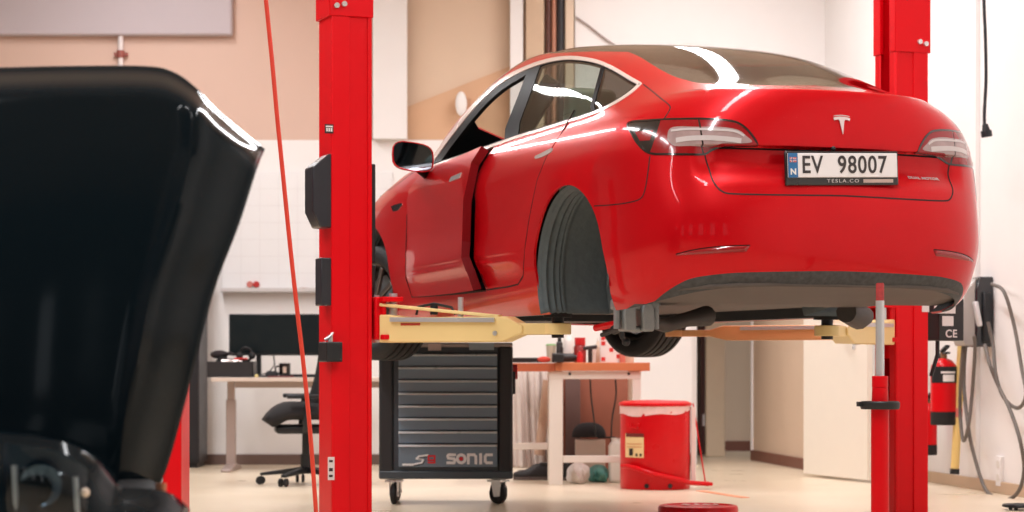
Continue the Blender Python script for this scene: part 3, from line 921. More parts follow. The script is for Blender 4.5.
badge = tail_poly('tail_badge', [(-.043, .030), (-.030, .0345), (-.012, .0365), (.012, .0365), (.030, .0345), (.043, .030), (.0385, .0185), (.030, .022), (.017, .0235), (.0115, .017), (.001, -.042), (-.001, -.042), (-.0115, .017), (-.017, .0235), (-.030, .022), (-.0385, .0185)], M0, LOGO, car)
tail_poly('badge_arc', [(-.041, .039), (-.028, .0425), (0, .0445), (.028, .0425), (.041, .039), (.040, .0365), (.028, .0395), (0, .0415), (-.028, .0395), (-.040, .0365)], M0, LOGO, badge)
yp = -.955; PZ = .018
plate = MB().box((0, yp + .012, .800 - PZ), (.525, .016, .150)).build('plate_frame', mat('black plate holder', lin(28, 28, 30), .3, coat=.5), car, bevel=.005)
pl = MB().box((0, yp + .001, .812 - PZ), (.508, .008, .106)).build('number_plate', mat('white plate enamel', lin(242, 238, 240), .35, var=.01), plate, bevel=.003)
MB().box((-.2325, yp - .0042, .812 - PZ), (.043, .003, .106)).build('blue_band', mat('blue plate band', lin(44, 112, 168), .35), pl)
fl = MB().box((-.2325, yp - .006, .836 - PZ), (.030, .002, .022)).build('flag', mat('flag red', lin(214, 110, 104), .4), pl)
MB().box((-.2365, yp - .0072, .836 - PZ), (.008, .001, .022)).box((-.2325, yp - .0072, .836 - PZ), (.030, .001, .008)).build('flag_cross', mat('flag white', lin(236, 226, 232), .4), fl)
MB().box((-.2365, yp - .0080, .836 - PZ), (.0035, .001, .022)).box((-.2325, yp - .0080, .836 - PZ), (.030, .001, .0035)).build('flag_cross', mat('flag blue', lin(70, 84, 140), .4), fl)
TXT = mat('black plate characters', lin(58, 52, 54), .4)
text_mesh('N', .036, M_WHITE, pl, 'country_letter', facing((-.2325, yp - .006, .783 - PZ)), bold=.0012)
text_mesh('EV', .107, TXT, pl, 'plate_characters', facing((-.145, yp - .0045, .811 - PZ)), xs=.80, bold=.0012, spacing=1.08)
text_mesh('98007', .107, TXT, pl, 'plate_characters', facing((.088, yp - .0045, .811 - PZ)), xs=.80, bold=.0012, spacing=1.10)
text_mesh('TESLA.CO', .021, mat('silver lettering', lin(210, 205, 205), .3, metal=.5), plate, 'dealer_lettering', facing((0, yp + .003, .7435 - PZ)), xs=1.25, spacing=1.35)
st = MB().box((.165, yp + .003, .7435 - PZ), (.14, .002, .015)).build('dealer_strip', mat('bright worn strip', lin(200, 180, 172), .3, metal=.7), plate)
text_mesh('DUAL MOTOR', .021, LOGO, car, 'rear_lettering', tail(.452, .754, .002), xs=1.3, bold=.0006, spacing=1.02)
plate.scale = (1.085, 1, 1.0); plate.rotation_euler = (0, math.radians(-2.0), 0); plate.location = (-.010 + .0273, 0, -.002)
# rear camera in the overhang
MB().ball((-.04, -.92, .866), .012).build('rear_camera', M_DARK, car)

# wheel-arch liners: felt shells with grooves
LINER = mat('grey teal felt liner', lin(92, 102, 106), .9, var=.22, scale=30, bump=.25)
for s_ in (-1, 1):
    for yc, rr, r_y, nm in ((-.02, .398, .396, 'rear'), (2.875, .380, .380, 'front')):
        A0 = -27 if nm == 'rear' else -20
        A1 = -11 if nm == 'rear' else -20
        mb = MB()
        nx, na = 60, 48
        def lin_pt(a, b):
            x = .895 - .36 * b
            g = 0
            for c_ in (.10, .20, .28, .34): g += -.012 * math.exp(-((b - c_) / .022) ** 2)
            g += .010 * sm(.05, .0, b)
            t = math.radians(A0) + math.radians(180 - A0 - A1) * a
            return (s_ * x, yc + (r_y + g) * math.cos(t), .345 + (rr + g) * math.sin(t))
        mb.grid(lin_pt, na, nx)
        V = [(s_ * .535, yc + r_y * math.cos(math.radians(A0 + (180 - A0 - A1) * k / na)), .345 + rr * math.sin(math.radians(A0 + (180 - A0 - A1) * k / na))) for k in range(na + 1)]
        if nm == 'rear' or True: mb.add(V, [tuple(range(len(V)))])
        lo = mb.build('arch_liner', LINER, car, solid=.004)
        if nm == 'rear':
            for (y_, z_) in ((-.26, .36), (-.18, .345), (-.30, .50), (.1, .62)):
                MB().cyl((s_ * .535, yc + y_, z_), (s_ * .56, yc + y_, z_), .018, n=10).build('liner_clip', M_DARK, lo)
# underbody tray
def under_pt(x, y):
    z = .215 - .025 * sm(.2, -.3, y)
    if y < -.30: z = .190 + (.262 - .190) * ((-.30 - y) / .62) ** 1.3
    if y > 3.1: z = .215 - .02 * (y - 3.1) / .55
    return (x, y, z)
mb = MB()
def hw(y):
    if y < -.42:
        t = min(1, (-.42 - y) / .49); return .80 * (1 - t ** 3.2) ** (1 / 3.2) + .012
    if y < .38: return .53
    if y < 2.48: return .842
    if y < 3.27: return .53
    t = min(1, (y - 3.27) / .40); return .78 * (1 - t ** 2.5) ** .4 + .01
ys = [-.91, -.90, -.88, -.84, -.78, -.70, -.60, -.50, -.4201, -.4199, -.2, 0, .2, .3799, .3801, .8, 1.4, 2.0, 2.4799, 2.4801, 2.9, 3.2699, 3.2701, 3.4, 3.5, 3.6, 3.65]
V = [];
for y in ys:
    h = hw(y)
    for k in range(13): V.append(under_pt(h * (k / 6 - 1), y))
mb.add(V, [(j * 13 + i, j * 13 + i + 1, (j + 1) * 13 + i + 1, (j + 1) * 13 + i) for j in range(len(ys) - 1) for i in range(12)])
mb.build('undertray', mat('scuffed undertray', lin(92, 84, 80), .65, var=.3, scale=6, bump=.1), car, solid=-.02)
# sills and cabin floor block
mb = MB()
mb.box((0, 1.42, .27), (1.62, 2.05, .08)); mb.box((-.785, 1.42, .205), (.09, 2.04, .085)); mb.box((.785, 1.42, .205), (.09, 2.04, .085)); mb.box((0, .0, .28), (1.04, .80, .12)); mb.box((0, 2.875, .3), (1.04, .8, .25))
mb.build('floor_pan', M_DARK, car)
# ------------------------------------------------------------------ wheels, cabin, axle parts of the car
def make_wheel(name, loc, side, R=.334, W=.235):
    o = thing_part(name, loc)
    mb = MB()
    h = W / 2
    prof = []
    grooves = [-.066, -.024, .024, .066]
    xs = np.linspace(-h, h, 121)
    for x in xs:
        e = abs(x) / h
        r = R - .030 * max(0, (e - .72) / .28) ** 2.2 - .004 * e * e
        for g in grooves:
            if abs(x - g) < .0055: r -= .010
        prof.append((r, x))
    # side walls
    prof = [(.232, -h + .022), (.245, -h + .006), (.27, -h - .004), (R - .05, -h - .002)] + prof + [(R - .05, h + .002), (.27, h + .004), (.245, h - .006), (.232, h - .022)]
    mb.lathe(prof, n=64, axis='X')
    t_ = mb.build('tyre', M_RUB, o, smooth=30)
    mb = MB()
    mb.lathe([(.232, -h + .022), (.222, -h + .03), (.205, -.06), (.205, .06), (.222, h - .03), (.232, h - .022), (.236, h - .015), (.226, h - .012), (.214, h - .035), (.19, -.05), (.19, -.07)], n=48, axis='X')
    rim = mb.build('rim', M_ALLOY, o)
    mb = MB()
    for k in range(10):
        t = 2 * math.pi * k / 10
        p0 = Vector((side * (h - .035), .05 * math.cos(t), .05 * math.sin(t))); p1 = Vector((side * (h - .028), .222 * math.cos(t + .10), .222 * math.sin(t + .10)))
        mb.bar(p0, p1, .030, .022, up=(1, 0, 0))
    mb.cyl((side * (h - .06), 0, 0), (side * (h - .022), 0, 0), .058, .05, 24)
    mb.build('spokes', M_ALLOY, o, bevel=.004)
    MB().cyl((-.02, 0, 0), (.012, 0, 0), .165, n=40).cyl((-.05, 0, 0), (.03, 0, 0), .075, n=24).build('brake_disc', M_GREY, o)
    return o
def thing_part(name, loc):
    o = bpy.data.objects.new(name, None); COL.objects.link(o); o.parent = car; o.location = loc; o.empty_display_size = .05
    return o
M_ALLOY = mat('grey alloy', lin(120, 112, 108), .35, metal=.8)
make_wheel('front_wheel', (-.79, 2.875, .278), -1)
wr = make_wheel('front_wheel', (.87, 2.875, .300), 1)
for w_ in car.children:
    if w_.name.startswith('front_wheel'): w_.rotation_euler = (0, 0, math.radians(14))
# cabin
SEAT = mat('black seat leather', lin(30, 30, 33), .45, bump=.05, scale=40)
COVER = mat('pale green plastic seat cover', lin(176, 206, 196), .35, var=.18, scale=5, bump=.4)
def seat(x, y, m, par, nm='front_seat'):
    o = thing_part(nm, (x, y, .30))
    MB().box((0, .24, .10), (.50, .54, .16)).build('seat_cushion', m, o, bevel=.05, seg=3)
    R_ = Matrix.Rotation(math.radians(-16), 3, 'X')
    R_ = Matrix.Rotation(math.radians(14), 3, 'X')
    MB().box((0, -.13, .50), (.48, .13, .70), R_).build('seat_back', m, o, bevel=.05, seg=3)
    MB().box((0, -.245, .93), (.27, .10, .20), R_).build('head_restraint', m, o, bevel=.04, seg=3)
    return o
seat(-.37, 1.18, COVER, car); seat(.37, 1.18, SEAT, car)
o = thing_part('rear_bench', (0, .42, .32))
MB().box((0, .12, .12), (1.02, .46, .14)).build('seat_cushion', SEAT, o, bevel=.05, seg=3)
MB().box((0, -.26, .46), (1.02, .14, .50), Matrix.Rotation(math.radians(20), 3, 'X')).build('seat_back', SEAT, o, bevel=.05, seg=3)
MB().prism([(1.95, .50), (2.30, .50), (2.30, .82), (2.2, .86), (1.98, .82), (1.93, .75)], -.68, .68, 'X').build('dashboard', SEAT, car, bevel=.02)
sw = [(-.37 + .18 * math.cos(t), 1.82 + .06 * math.sin(t), .90 + .17 * math.sin(t)) for t in np.linspace(0, 2 * math.pi, 25)[:-1]]
MB().tube(sw, .016, 8, True).bar((-.55, 1.82, .90), (-.19, 1.82, .90), .04, .02).bar((-.37, 1.83, .90), (-.37, 2.0, .84), .05, .05).build('steering_wheel', M_DARK, car)
MB().box((0, 1.88, 1.0), (.38, .02, .22)).build('centre_screen', mat('black screen', lin(8, 8, 10), .1), car, bevel=.004)
for s_ in (-1, 1):
    MB().bar((s_ * .80, 1.06, .30), (s_ * .79, 1.02, .98), .05, .12).bar((s_ * .79, 1.02, .98), (s_ * .60, .86, 1.36), .04, .10).build('door_pillar', M_DARK, car, bevel=.01)
    MB().prism([(.46, .35), (2.0, .35), (2.0, .90), (.3, .95), (.36, .75)], s_ * .80 - .01, s_ * .80 + .01, 'X').build('door_trim', SEAT, car)
MB().box((0, -.38, 1.02), (1.15, .42, .02)).build('parcel_shelf', SEAT, car)
# exposed brake caliper and links below the left rear corner
def rayX(u, v, X0):
    k = (u - 512) / F
    y = (TX + X0 * CT - k * (TY + X0 * ST)) / (ST + k * CT)
    d = TY + X0 * ST + y * CT
    return Vector((X0, y, (HZ - v) / F * d - TZ))
kx = -.66
k0 = rayX(636, 318, kx)
K = thing_part('brake_caliper', k0)
K.location = k0
for dx in (-.046, .046):
    MB().prism([(-.028, -.062), (.028, -.062), (.033, -.03), (.030, .045), (.02, .07), (-.024, .07), (-.033, .02)], -.04, .04, 'Y').build('caliper_lobe', M_GREY, K, bevel=.008)
    for v_ in K.children[-1].data.vertices: v_.co.x += dx
MB().box((0, .03, .062), (.20, .09, .05)).box((0, .01, -.05), (.05, .05, .03)).build('caliper_bridge', M_GREY, K, bevel=.012)
for dx in (-.096, .100):
    MB().cyl((dx, 0, -.05), (dx, 0, .055), .016, n=12).cyl((dx, 0, .055), (dx, 0, .075), .022, n=6).build('guide_pin', M_GREY, K)
MB().tube([(.10, .02, -.02), (.2, .1, -.03), (.36, .2, .0), (.52, .3, .02)], [.03, .035, .035, .05], 12).build('control_arm', mat('dark cast arm', lin(66, 62, 60), .6, metal=.3, var=.2, scale=20), car)
car_arm = [c for c in car.children if c.name.startswith('control_arm')][0]; car_arm.location = k0
a = rayX(596, 328, -.60); b = rayX(624, 322, -.60)
MB().tube([a, (a * .4 + b * .6), b], .017, 10).build('red_strap', M_RED, car)
a = rayX(602, 335, -.64); b = rayX(614, 330, -.64); c = rayX(622, 327, -.64)
MB().cyl(a, b, .011, n=12).cyl(b, c, .022, n=12).build('driveshaft_end', M_DARK, car)
a = rayX(622, 330, -.64)
MB().tube([a, a + Vector((.0, 0, -.03)), a + Vector((.02, .02, -.045))], .012).ball(a + Vector((.03, .02, -.055)), .02).build('brake_hose', M_DARK, car)
MB().cyl((-.50, -.1, .30), (.5, -.1, .30), .03).box((0, -.05, .32), (.5, .45, .16)).build('rear_subframe', mat('dark subframe', lin(52, 52, 54), .6), car, bevel=.02)
MB().tube([(.46, -.20, .17), (.62, -.05, .15), (.74, .1, .16)], [.05, .06, .05], 12).build('control_arm', mat('dark cast arm', lin(66, 62, 60), .6), car)
# ------------------------------------------------------------------ two-post lift
ARM = mat('cream yellow arm paint', lin(248, 222, 156), .4, var=.06, scale=4)
ARM_LIT = mat('orange lit arm paint', lin(240, 176, 120), .4, var=.06, scale=4)  # copy of the arm paint with warm light put into its colour
YB = 1.20                               # rear face of the columns, car frame
def x_for(px, Y):
    k = (px - 512) / F
    return (k * (TY + Y * CT) - TX + Y * ST) / (CT - k * ST)
XLc = x_for(372, YB)                    # inner rear edge of left column
XRc = x_for(927.5, YB)                  # outer rear edge of right column
Wc, Dc = .215, .205
def column(side, xin, label):
    """side -1: left; xin: inner x of the column in the car frame"""
    cx = xin + side * Wc / 2
    w = c2w((cx, YB + Dc / 2, 0))
    o = thing('lift_column', label, 'lift column', (w.x, w.y, 0), TH)
    H = 4.3
    ztop = 2.60
    s = side
    mb = MB()
    # C section, open to the car: outer web, two flanges with returned lips
    t = .012
    x0, x1 = -s * Wc / 2, s * Wc / 2      # inner, outer
    poly = [(x0, -Dc / 2), (x1, -Dc / 2), (x1, Dc / 2), (x0, Dc / 2), (x0, Dc / 2 - .055), (x0 + s * t, Dc / 2 - .055), (x0 + s * t, Dc / 2 - t), (x1 - s * t, Dc / 2 - t), (x1 - s * t, -Dc / 2 + t), (x0 + s * t, -Dc / 2 + t), (x0 + s * t, -Dc / 2 + .055), (x0, -Dc / 2 + .055)]
    mb.prism(poly, .02, ztop + .3, 'Z')
    mb.build('post', M_RED, o, bevel=.004, smooth=30)
    # pressed ribs on the rear flange
    MB().prism([(x0 * .97, -Dc / 2 - .010), (x0 * .78, -Dc / 2 - .010), (x0 * .78, -Dc / 2 + .002), (x0 * .97, -Dc / 2 + .002)], .02, ztop + .2, 'Z').build('edge_rib', M_RED, o, bevel=.003)
    MB().prism([(x1 * .99, -Dc / 2 - .008), (x1 * .12, -Dc / 2 - .008), (x1 * .12, -Dc / 2 + .002), (x1 * .99, -Dc / 2 + .002)], .02, ztop + .2, 'Z').build('flange_plate', M_RED, o, bevel=.003)
    e_ = .013
    mb = MB(); mb.prism([(x0 - s * .004, -Dc / 2 - e_), (x1 + s * e_, -Dc / 2 - e_), (x1 + s * e_, Dc / 2 + e_), (x0 - s * .004, Dc / 2 + e_), (x0 - s * .004, Dc / 2 - .06), (x0 + s * .02, Dc / 2 - .06), (x0 + s * .02, Dc / 2 - .004), (x1 - s * .004, Dc / 2 - .004), (x1 - s * .004, -Dc / 2 + .004), (x0 + s * .02, -Dc / 2 + .004), (x0 + s * .02, -Dc / 2 + .05), (x0 - s * .004, -Dc / 2 + .05)], ztop, H, 'Z')
    sl = mb.build('extension_sleeve', M_RED, o, bevel=.004)
    for k, dz in ((-.085, .05), (-.045, .06)):
        MB().cyl((k * (1 if s < 0 else -1), -Dc / 2 - .014, ztop + dz), (k * (1 if s < 0 else -1), -Dc / 2 - .028, ztop + dz), .014, n=10).build('bolt', M_CHROME, sl)
    MB().box((s * .02, 0, .006), (.34, .34, .012)).build('base_plate', M_RED, o, bevel=.004)
    for bx in (-.13, .17):
        for by in (-.15, .15):
            MB().cyl((s * bx, by, .010), (s * bx, by, .024), .016, n=6).build('anchor_bolt', M_STEEL, o)
    MB().box((s * .03, 0, 1.35), (.02, .12, 2.5)).build('screw_cover', M_DARK, o)
    # carriage and the dark slide
    cz = 1.10
    mb = MB()
    mb.box((0.0, 0, cz), (Wc * .75, Dc * .8, .42))
    mb.box((x0 - s * .035, 0, cz - .01), (.05, Dc + .05, .215))
    ca = mb.build('carriage', M_RED, o, bevel=.006)
    mb = MB()
    mb.box((x0 - s * .085, 0, cz + .085), (.11, Dc + .16, .025)); mb.box((x0 - s * .085, 0, cz - .105), (.11, Dc + .16, .025))
    mb.box((x0 - s * .05, 0, cz - .01), (.02, Dc + .1, .20))
    mb.build('arm_yoke', M_RED, o, bevel=.004)
    for by in (-.14, .14):
        MB().cyl((x0 - s * .10, by, cz - .13), (x0 - s * .10, by, cz + .115), .021, n=16).build('arm_pin', M_STEEL, o)
    MB().box((x0 - s * .012, -.02, 1.62), (.035, .11, .50)).build('door_guard', M_RUB, o, bevel=.006)
    MB().prism([(-.05, 1.36), (.05, 1.36), (.05, 1.20), (-.02, 1.20)], x0 - s * .002, x0 - s * .04, 'X').build('guard_bracket', M_DARK, o, bevel=.004)
    return o, x0, cz
COLL, xiL, czl = column(-1, XLc, 'red steel lift column beside the office desk and black chair')
COLR, xiR, czr = column(1, XRc - Wc, 'red steel lift column beside the fire extinguisher')
def lw(o, px, py, Yloc):
    """local point of a column on its plane y = Yloc seen at (px, py)"""
    base = o.location; k = (px - 512) / F
    # world = base + R*(x, Yloc)
    x = (k * (base.y + Yloc * CT) - base.x + Yloc * ST) / (CT - k * ST)
    d = base.y + x * ST + Yloc * CT
    return Vector((x, Yloc, CH + (HZ - py) / F * d))
yr = -Dc / 2 - .012
# covers on the outer side of the left column
P = [lw(COLL, *q, -.03) for q in ((334, 154), (325, 155), (308.5, 168), (308.5, 212), (316, 228), (334, 229))]
MB().prism([(p.x, p.z) for p in P], -.10, .04, 'Y').build('motor_cover', mat('black cover', lin(34, 38, 46), .35, coat=.3), COLL, bevel=.008)
a, b = lw(COLL, 318, 258, -.05), lw(COLL, 334, 306, -.05)
MB().box(((a.x + b.x) / 2, -.05, (a.z + b.z) / 2), (b.x - a.x, .10, a.z - b.z)).build('switch_box', mat('black cover', lin(34, 38, 46), .35), COLL, bevel=.006)
a, b = lw(COLL, 320, 342, -.06), lw(COLL, 336, 362, -.06)
vb = MB().box(((a.x + b.x) / 2, -.10, (a.z + b.z) / 2), (b.x - a.x, .14, a.z - b.z)).build('air_valve', M_DARK, COLL, bevel=.006)
MB().cyl(((a.x + b.x) / 2, -.10, a.z), ((a.x + b.x) / 2, -.10, a.z + .035), .014, n=8).tube([((a.x + b.x) / 2 - .03, -.1, a.z + .01), ((a.x + b.x) / 2, -.11, a.z + .03), ((a.x + b.x) / 2 + .02, -.1, a.z + .06)], .007).build('hose_coupling', M_STEEL, vb)
a, b = lw(COLL, 325, 124, yr), lw(COLL, 333.5, 133.5, yr)
st = MB().box(((a.x + b.x) / 2, -Dc / 2 - .010, (a.z + b.z) / 2), (b.x - a.x, .004, a.z - b.z)).build('warning_label', mat('dark label', lin(48, 30, 34), .5), COLL)
for k in range(3):
    MB().box(((a.x + b.x) / 2 + (k - 1) * .012, -Dc / 2 - .0125, (a.z * .4 + b.z * .6)), (.008, .002, .018)).build('label_mark', M_WHITE, st)
MB().box(((a.x + b.x) / 2, -Dc / 2 - .0125, a.z - .011), (.036, .002, .007)).build('label_mark', M_WHITE, st)
a, b = lw(COLL, 328, 457, yr), lw(COLL, 334.5, 480, yr)
st = MB().box(((a.x + b.x) / 2, -Dc / 2 - .010, (a.z + b.z) / 2), (b.x - a.x, .004, a.z - b.z)).build('safety_label', mat('white label', lin(225, 215, 215), .5), COLL)
for k, (zz, hh) in enumerate(((.82, .10), (.45, .14), (.18, .10))):
    MB().box(((a.x + b.x) / 2 - .002, -Dc / 2 - .0125, b.z + (a.z - b.z) * zz), ((b.x - a.x) * .55, .002, (a.z - b.z) * hh)).build('label_mark', mat('dark label', lin(48, 30, 34), .5), st)
# control box on the right column
a, b = lw(COLR, 931, 299, .02), lw(COLR, 956, 341, .02)
cb = MB().box(((a.x + b.x) / 2, .0, (a.z + b.z) / 2), (b.x - a.x, .12, a.z - b.z)).build('control_box', mat('black control box', lin(34, 32, 34), .4), COLR, bevel=.006)
wl = mat('white label', lin(225, 215, 215), .5)
for (u0, v0, u1, v1) in ((934, 300, 955, 313.5), (942, 316, 953, 326)):
    p, q = lw(COLR, u0, v0, -.06), lw(COLR, u1, v1, -.06)
    MB().box(((p.x + q.x) / 2, -.063, (p.z + q.z) / 2), (q.x - p.x, .004, p.z - q.z)).build('label', wl, cb)
p = lw(COLR, 951.5, 334, -.064)
text_mesh('CE', .062, wl, cb, 'ce_mark', facing((p.x, -.062, p.z)), bold=.001, spacing=1.1)
MB().tube([(a.x + .03, .0, b.z), (a.x + .03, .0, b.z - .08), (a.x - .0, .02, b.z - .2)], .012).build('cable', M_DARK, cb)
p, q = lw(COLR, 922, 303, -Dc / 2 - .01), lw(COLR, 929, 312, -Dc / 2 - .01)
MB().box(((p.x + q.x) / 2, -Dc / 2 - .010, (p.z + q.z) / 2), (q.x - p.x, .004, p.z - q.z)).build('white_sticker', wl, COLR)

# arms: in the local frame of their column
def arm(colm, x0, cz, side, tgt, m, z=None, piv=-.14, h=.125):
    """box arm from the yoke pin to the lifting point tgt (car frame)"""
    w = c2w(tgt); base = colm.location
    dx, dy = w.x - base.x, w.y - base.y
    t = Vector((dx * CT + dy * ST, -dx * ST + dy * CT, 0))
    p = Vector((x0 - side * .10, piv, 0))
    d = (t - p); L = d.length; d.normalize(); n = Vector((-d.y, d.x, 0))
    zz = cz - .01 if z is None else z
    e = bpy.data.objects.new('support_arm', None); COL.objects.link(e); e.parent = colm; e.empty_display_size = .05
    e.location = (p.x, p.y, zz); e.rotation_euler = (0, 0, math.atan2(d.y, d.x))
    mb = MB()
    mb.prism([(-.05, -h / 2), (L * .70, -h / 2), (L * .82, -h * .15), (L * .82, h * .12), (L * .72, h / 2), (.10, h / 2), (.0, h * .62), (-.05, h * .62)], -.055, .055, 'Y')
    mb.build('arm_beam', m, e, bevel=.006)
    mb = MB(); mb.box((L * .80, 0, 0), (L * .40, .085, h * .45)); mb.cyl((L, 0, -h * .22), (L, 0, h * .22), .065, n=24)
    mb.build('arm_extension', m, e, bevel=.005)
    MB().cyl((L, 0, -h * .35), (L, 0, h * .45), .03, n=16).build('pad_screw', M_DARK, e)
    MB().cyl((L, 0, h * .45), (L, 0, h * .45 + .03), .07, n=28).build('rubber_pad', M_RUB, e)
    MB().bar((.02, .062, h * .35), (L * .62, .062, h * .30), .012, .02).build('locking_rod', M_STEEL, e) if side > 0 else MB().bar((.02, -.066, h * .42), (L * .66, -.066, h * .36), .014, .022).build('locking_rod', M_STEEL, e)
    MB().cyl((L * .66, -.058 * 1.0, -.02), (L * .66, -.064, -.02), .012, n=10).build('stop_bolt', M_STEEL, e)
    return e, L
eL, LL = arm(COLL, xiL, czl, -1, (-.75, .47, 0), ARM, z=1.03)
M_ = Matrix.Translation((.20, -.0575, .0)) @ Matrix.Rotation(math.pi / 2, 4, 'X')
MB().bar((-.05, -.03, .128), (.62, -.03, .062), .05, .016).bar((.035, -.03, .06), (.035, -.03, .118), .02, .09).build('arm_gusset', ARM, eL, bevel=.004)
tx = MB().box((.13, -.056, .028), (.11, .002, .012)).build('red_marking', mat('worn red print', lin(196, 70, 50), .6), eL)
eL2, _ = arm(COLL, xiL, czl, -1, (-.76, 2.28, 0), ARM, z=1.04, piv=.14, h=.10)
p = Vector((.25, -.03, .075))
MB().tube([p + Vector((-.10, 0, 0)), p + Vector((-.09, 0, .04)), p + Vector((0, 0, .055)), p + Vector((.10, 0, .035)), p + Vector((.12, 0, 0))], .007).cyl(p, p + Vector((0, 0, .05)), .02, n=12).build('latch', M_DARK, eL)
p = Vector((.40, -.03, .06))
MB().cyl(p, p + Vector((0, 0, .10)), .014, n=14).build('extension_pin', M_STEEL, eL)
eR, LR = arm(COLR, xiR, czr, 1, (.75, .47, 0), ARM, z=1.03)
eR2, _ = arm(COLR, xiR, czr, 1, (.76, 2.20, 0), ARM_LIT, z=1.04, piv=.14, h=.085)

# ------------------------------------------------------------------ transmission jack under the tail
jd = 9.35
jp = at(880, 283, jd)
jack = thing('jack_stand', 'red tall hydraulic jack with silver ram under the raised car tail', 'jack', (jp.x, jp.y, 0), .2)
zc_ = CH + (HZ - 376) / F * jd
zr_ = CH + (HZ - 404) / F * jd
MB().cyl((0, 0, .10), (0, 0, zr_), .038, n=28).cyl((0, 0, zr_), (0, 0, zr_ + .07), .036, .033, 28).cyl((0, 0, zr_ + .07), (0, 0, zc_), .034, n=28).build('cylinder', M_RED, jack, bevel=.002)
MB().cyl((0, 0, zc_ - .02), (0, 0, jp.z - .075), .0185, n=24).build('ram', M_STEEL, jack)
MB().cyl((0, 0, jp.z - .085), (0, 0, jp.z - .004), .0175, n=20).cyl((0, 0, jp.z - .004), (0, 0, jp.z), .015, n=20).build('ram_head', mat('worn red and white paint', lin(176, 60, 62), .6, var=.5, scale=60), jack)
MB().lathe([(.040, zr_ - .022), (.080, zr_ - .022), (.084, zr_ - .012), (.084, zr_ + .006), (.078, zr_ + .012), (.040, zr_ + .012), (.040, zr_ - .022)], n=32).box((-.07, 0, zr_), (.06, .03, .02)).build('collar', M_DARK, jack)
for k in range(4):
    t = math.pi / 4 + k * math.pi / 2
    lg = MB().bar((0, 0, .12), (.42 * math.cos(t), .42 * math.sin(t), .10), .06, .05).build('leg', M_RED, jack, bevel=.004)
    MB().cyl((.42 * math.cos(t), .42 * math.sin(t) - .015, .045), (.42 * math.cos(t), .42 * math.sin(t) + .015, .045), .045, n=20).bar((.42 * math.cos(t), .42 * math.sin(t), .10), (.42 * math.cos(t), .42 * math.sin(t), .04), .03, .04).build('castor', M_DARK, lg)
# ------------------------------------------------------------------ black car with its bonnet tipped forward, left foreground
BLK = mat('black car paint', lin(19, 30, 37), .10, coat=.0, var=.03, spec=.22, rvar=.03)
HD = 6.0
sH = F / HD
def hx(u): return (u - 512) / sH
def hz(v): return CH + (HZ - v) / sH
bc = thing('car', 'black car with its bonnet tipped up and open, headlamp at lower left', 'car', (hx(-20), HD, 0))
bx0 = hx(-20)
edge = curve([(hz(v), hx(u) - bx0) for u, v in [(128, 560), (150, 505), (167, 468), (186, 400), (201, 340), (216, 285), (239, 225), (256, 172), (265, 149)]], 6)
ez, ex = np.array([p[0] for p in edge]), np.array([p[1] for p in edge])
tops = curve([(0.0, hz(68)), (.30, hz(66)), (.58, hz(66)), (.68, hz(72)), (.76, hz(88)), (.82, hz(106)), (.90, hz(126)), (1.0, hz(149))], 6)
tsx, tsz = np.array([p[0] for p in tops]), np.array([p[1] for p in tops])
zb0 = hz(560)
def bonnet(a, t):
    """a: -1..1 across, t: 0..1 from the nose edge up to the windscreen edge"""
    s_ = abs(a); sg = 1 if a >= 0 else -1
    zt = float(np.interp(s_, tsx, tsz))
    z = zb0 + (zt - zb0) * t
    x = s_ * float(np.interp(z, ez, ex))
    y = -.02 + .10 * t - .05 * math.sin(t * math.pi) + .06 * s_ ** 2
    fold = .70 + .06 * t
    y -= .030 * math.exp(-((s_ - fold) / .035) ** 2) * sm(.15, .5, t)      # raised crease
    y += .10 * sm(fold, 1.0, s_) ** 1.3                                    # shoulder falls away
    y += .018 * sm(.25, .6, s_) * sm(.95, .6, s_) * t
    # rolled windscreen edge
    r = sm(.93, 1.0, t)
    y += .12 * r * r
    k = 1 + y / HD
    return (sg * ((bx0 + x) * k - bx0), y, CH + (z - CH) * k)
mb = MB(); mb.grid(lambda a, b: bonnet(a * 2 - 1, 1 - (1 - b) ** 1.25), 96, 72)
bon = mb.build('bonnet', BLK, bc, solid=.0, smooth=60)
md = bon.modifiers.new('solid', 'SOLIDIFY'); md.thickness = .025; md.offset = 1
# which way is out: flip thickness away from the viewer if needed
if sum(p.normal.y for p in bon.data.polygons) < 0: md.offset = -1
# front end below the bonnet: wing with headlamp, bumper, engine bay sides
ND = 5.25
sN = F / ND
wing = curve([((u - 512) / sN - bx0, CH + (HZ - v) / sN) for u, v in [(-90, 432), (-40, 433), (0, 437), (35, 441), (62, 448), (84, 463), (98, 482), (106, 492), (132, 496), (152, 503), (166, 520)]], 5)
wx, wz = np.array([p[0] for p in wing]), np.array([p[1] for p in wing])
xw = wx[-1]
nose_y = ND - HD
def nose_pt(a, b):
    s_ = abs(a); sg = 1 if a >= 0 else -1
    x = s_ * xw
    # plan: rounded nose; top height along the width follows the wing line
    zt = float(np.interp(x, wx, wz))
    k = b
    if k < .5:       # front face from the bumper bottom up to the top edge
        q = k / .5; z = .22 + (zt - .22) * q
        y = nose_y + .30 * s_ ** 4 + .10 * (1 - q) * 0 - .05 * math.sin(q * math.pi) + .05 * sm(.8, 1, q)
    else:            # top surface running back
        q = (k - .5) / .5; z = zt - .02 * q - .12 * s_ ** 3 * q; x *= 1 - .16 * q; y = nose_y + .05 + .30 * s_ ** 4 + .62 * q
    return (sg * x, y, z)
mb = MB(); mb.grid(lambda a, b: nose_pt(a * 2 - 1, b), 80, 40)
nose = mb.build('front_wing', BLK, bc, smooth=50, solid=.0)
md = nose.modifiers.new('solid', 'SOLIDIFY'); md.thickness = .012; md.offset = 0
mb = MB()
for s_ in (-1, 1): mb.box((s_ * (xw - .36), nose_y + .85, .30), (.06, .8, .22))
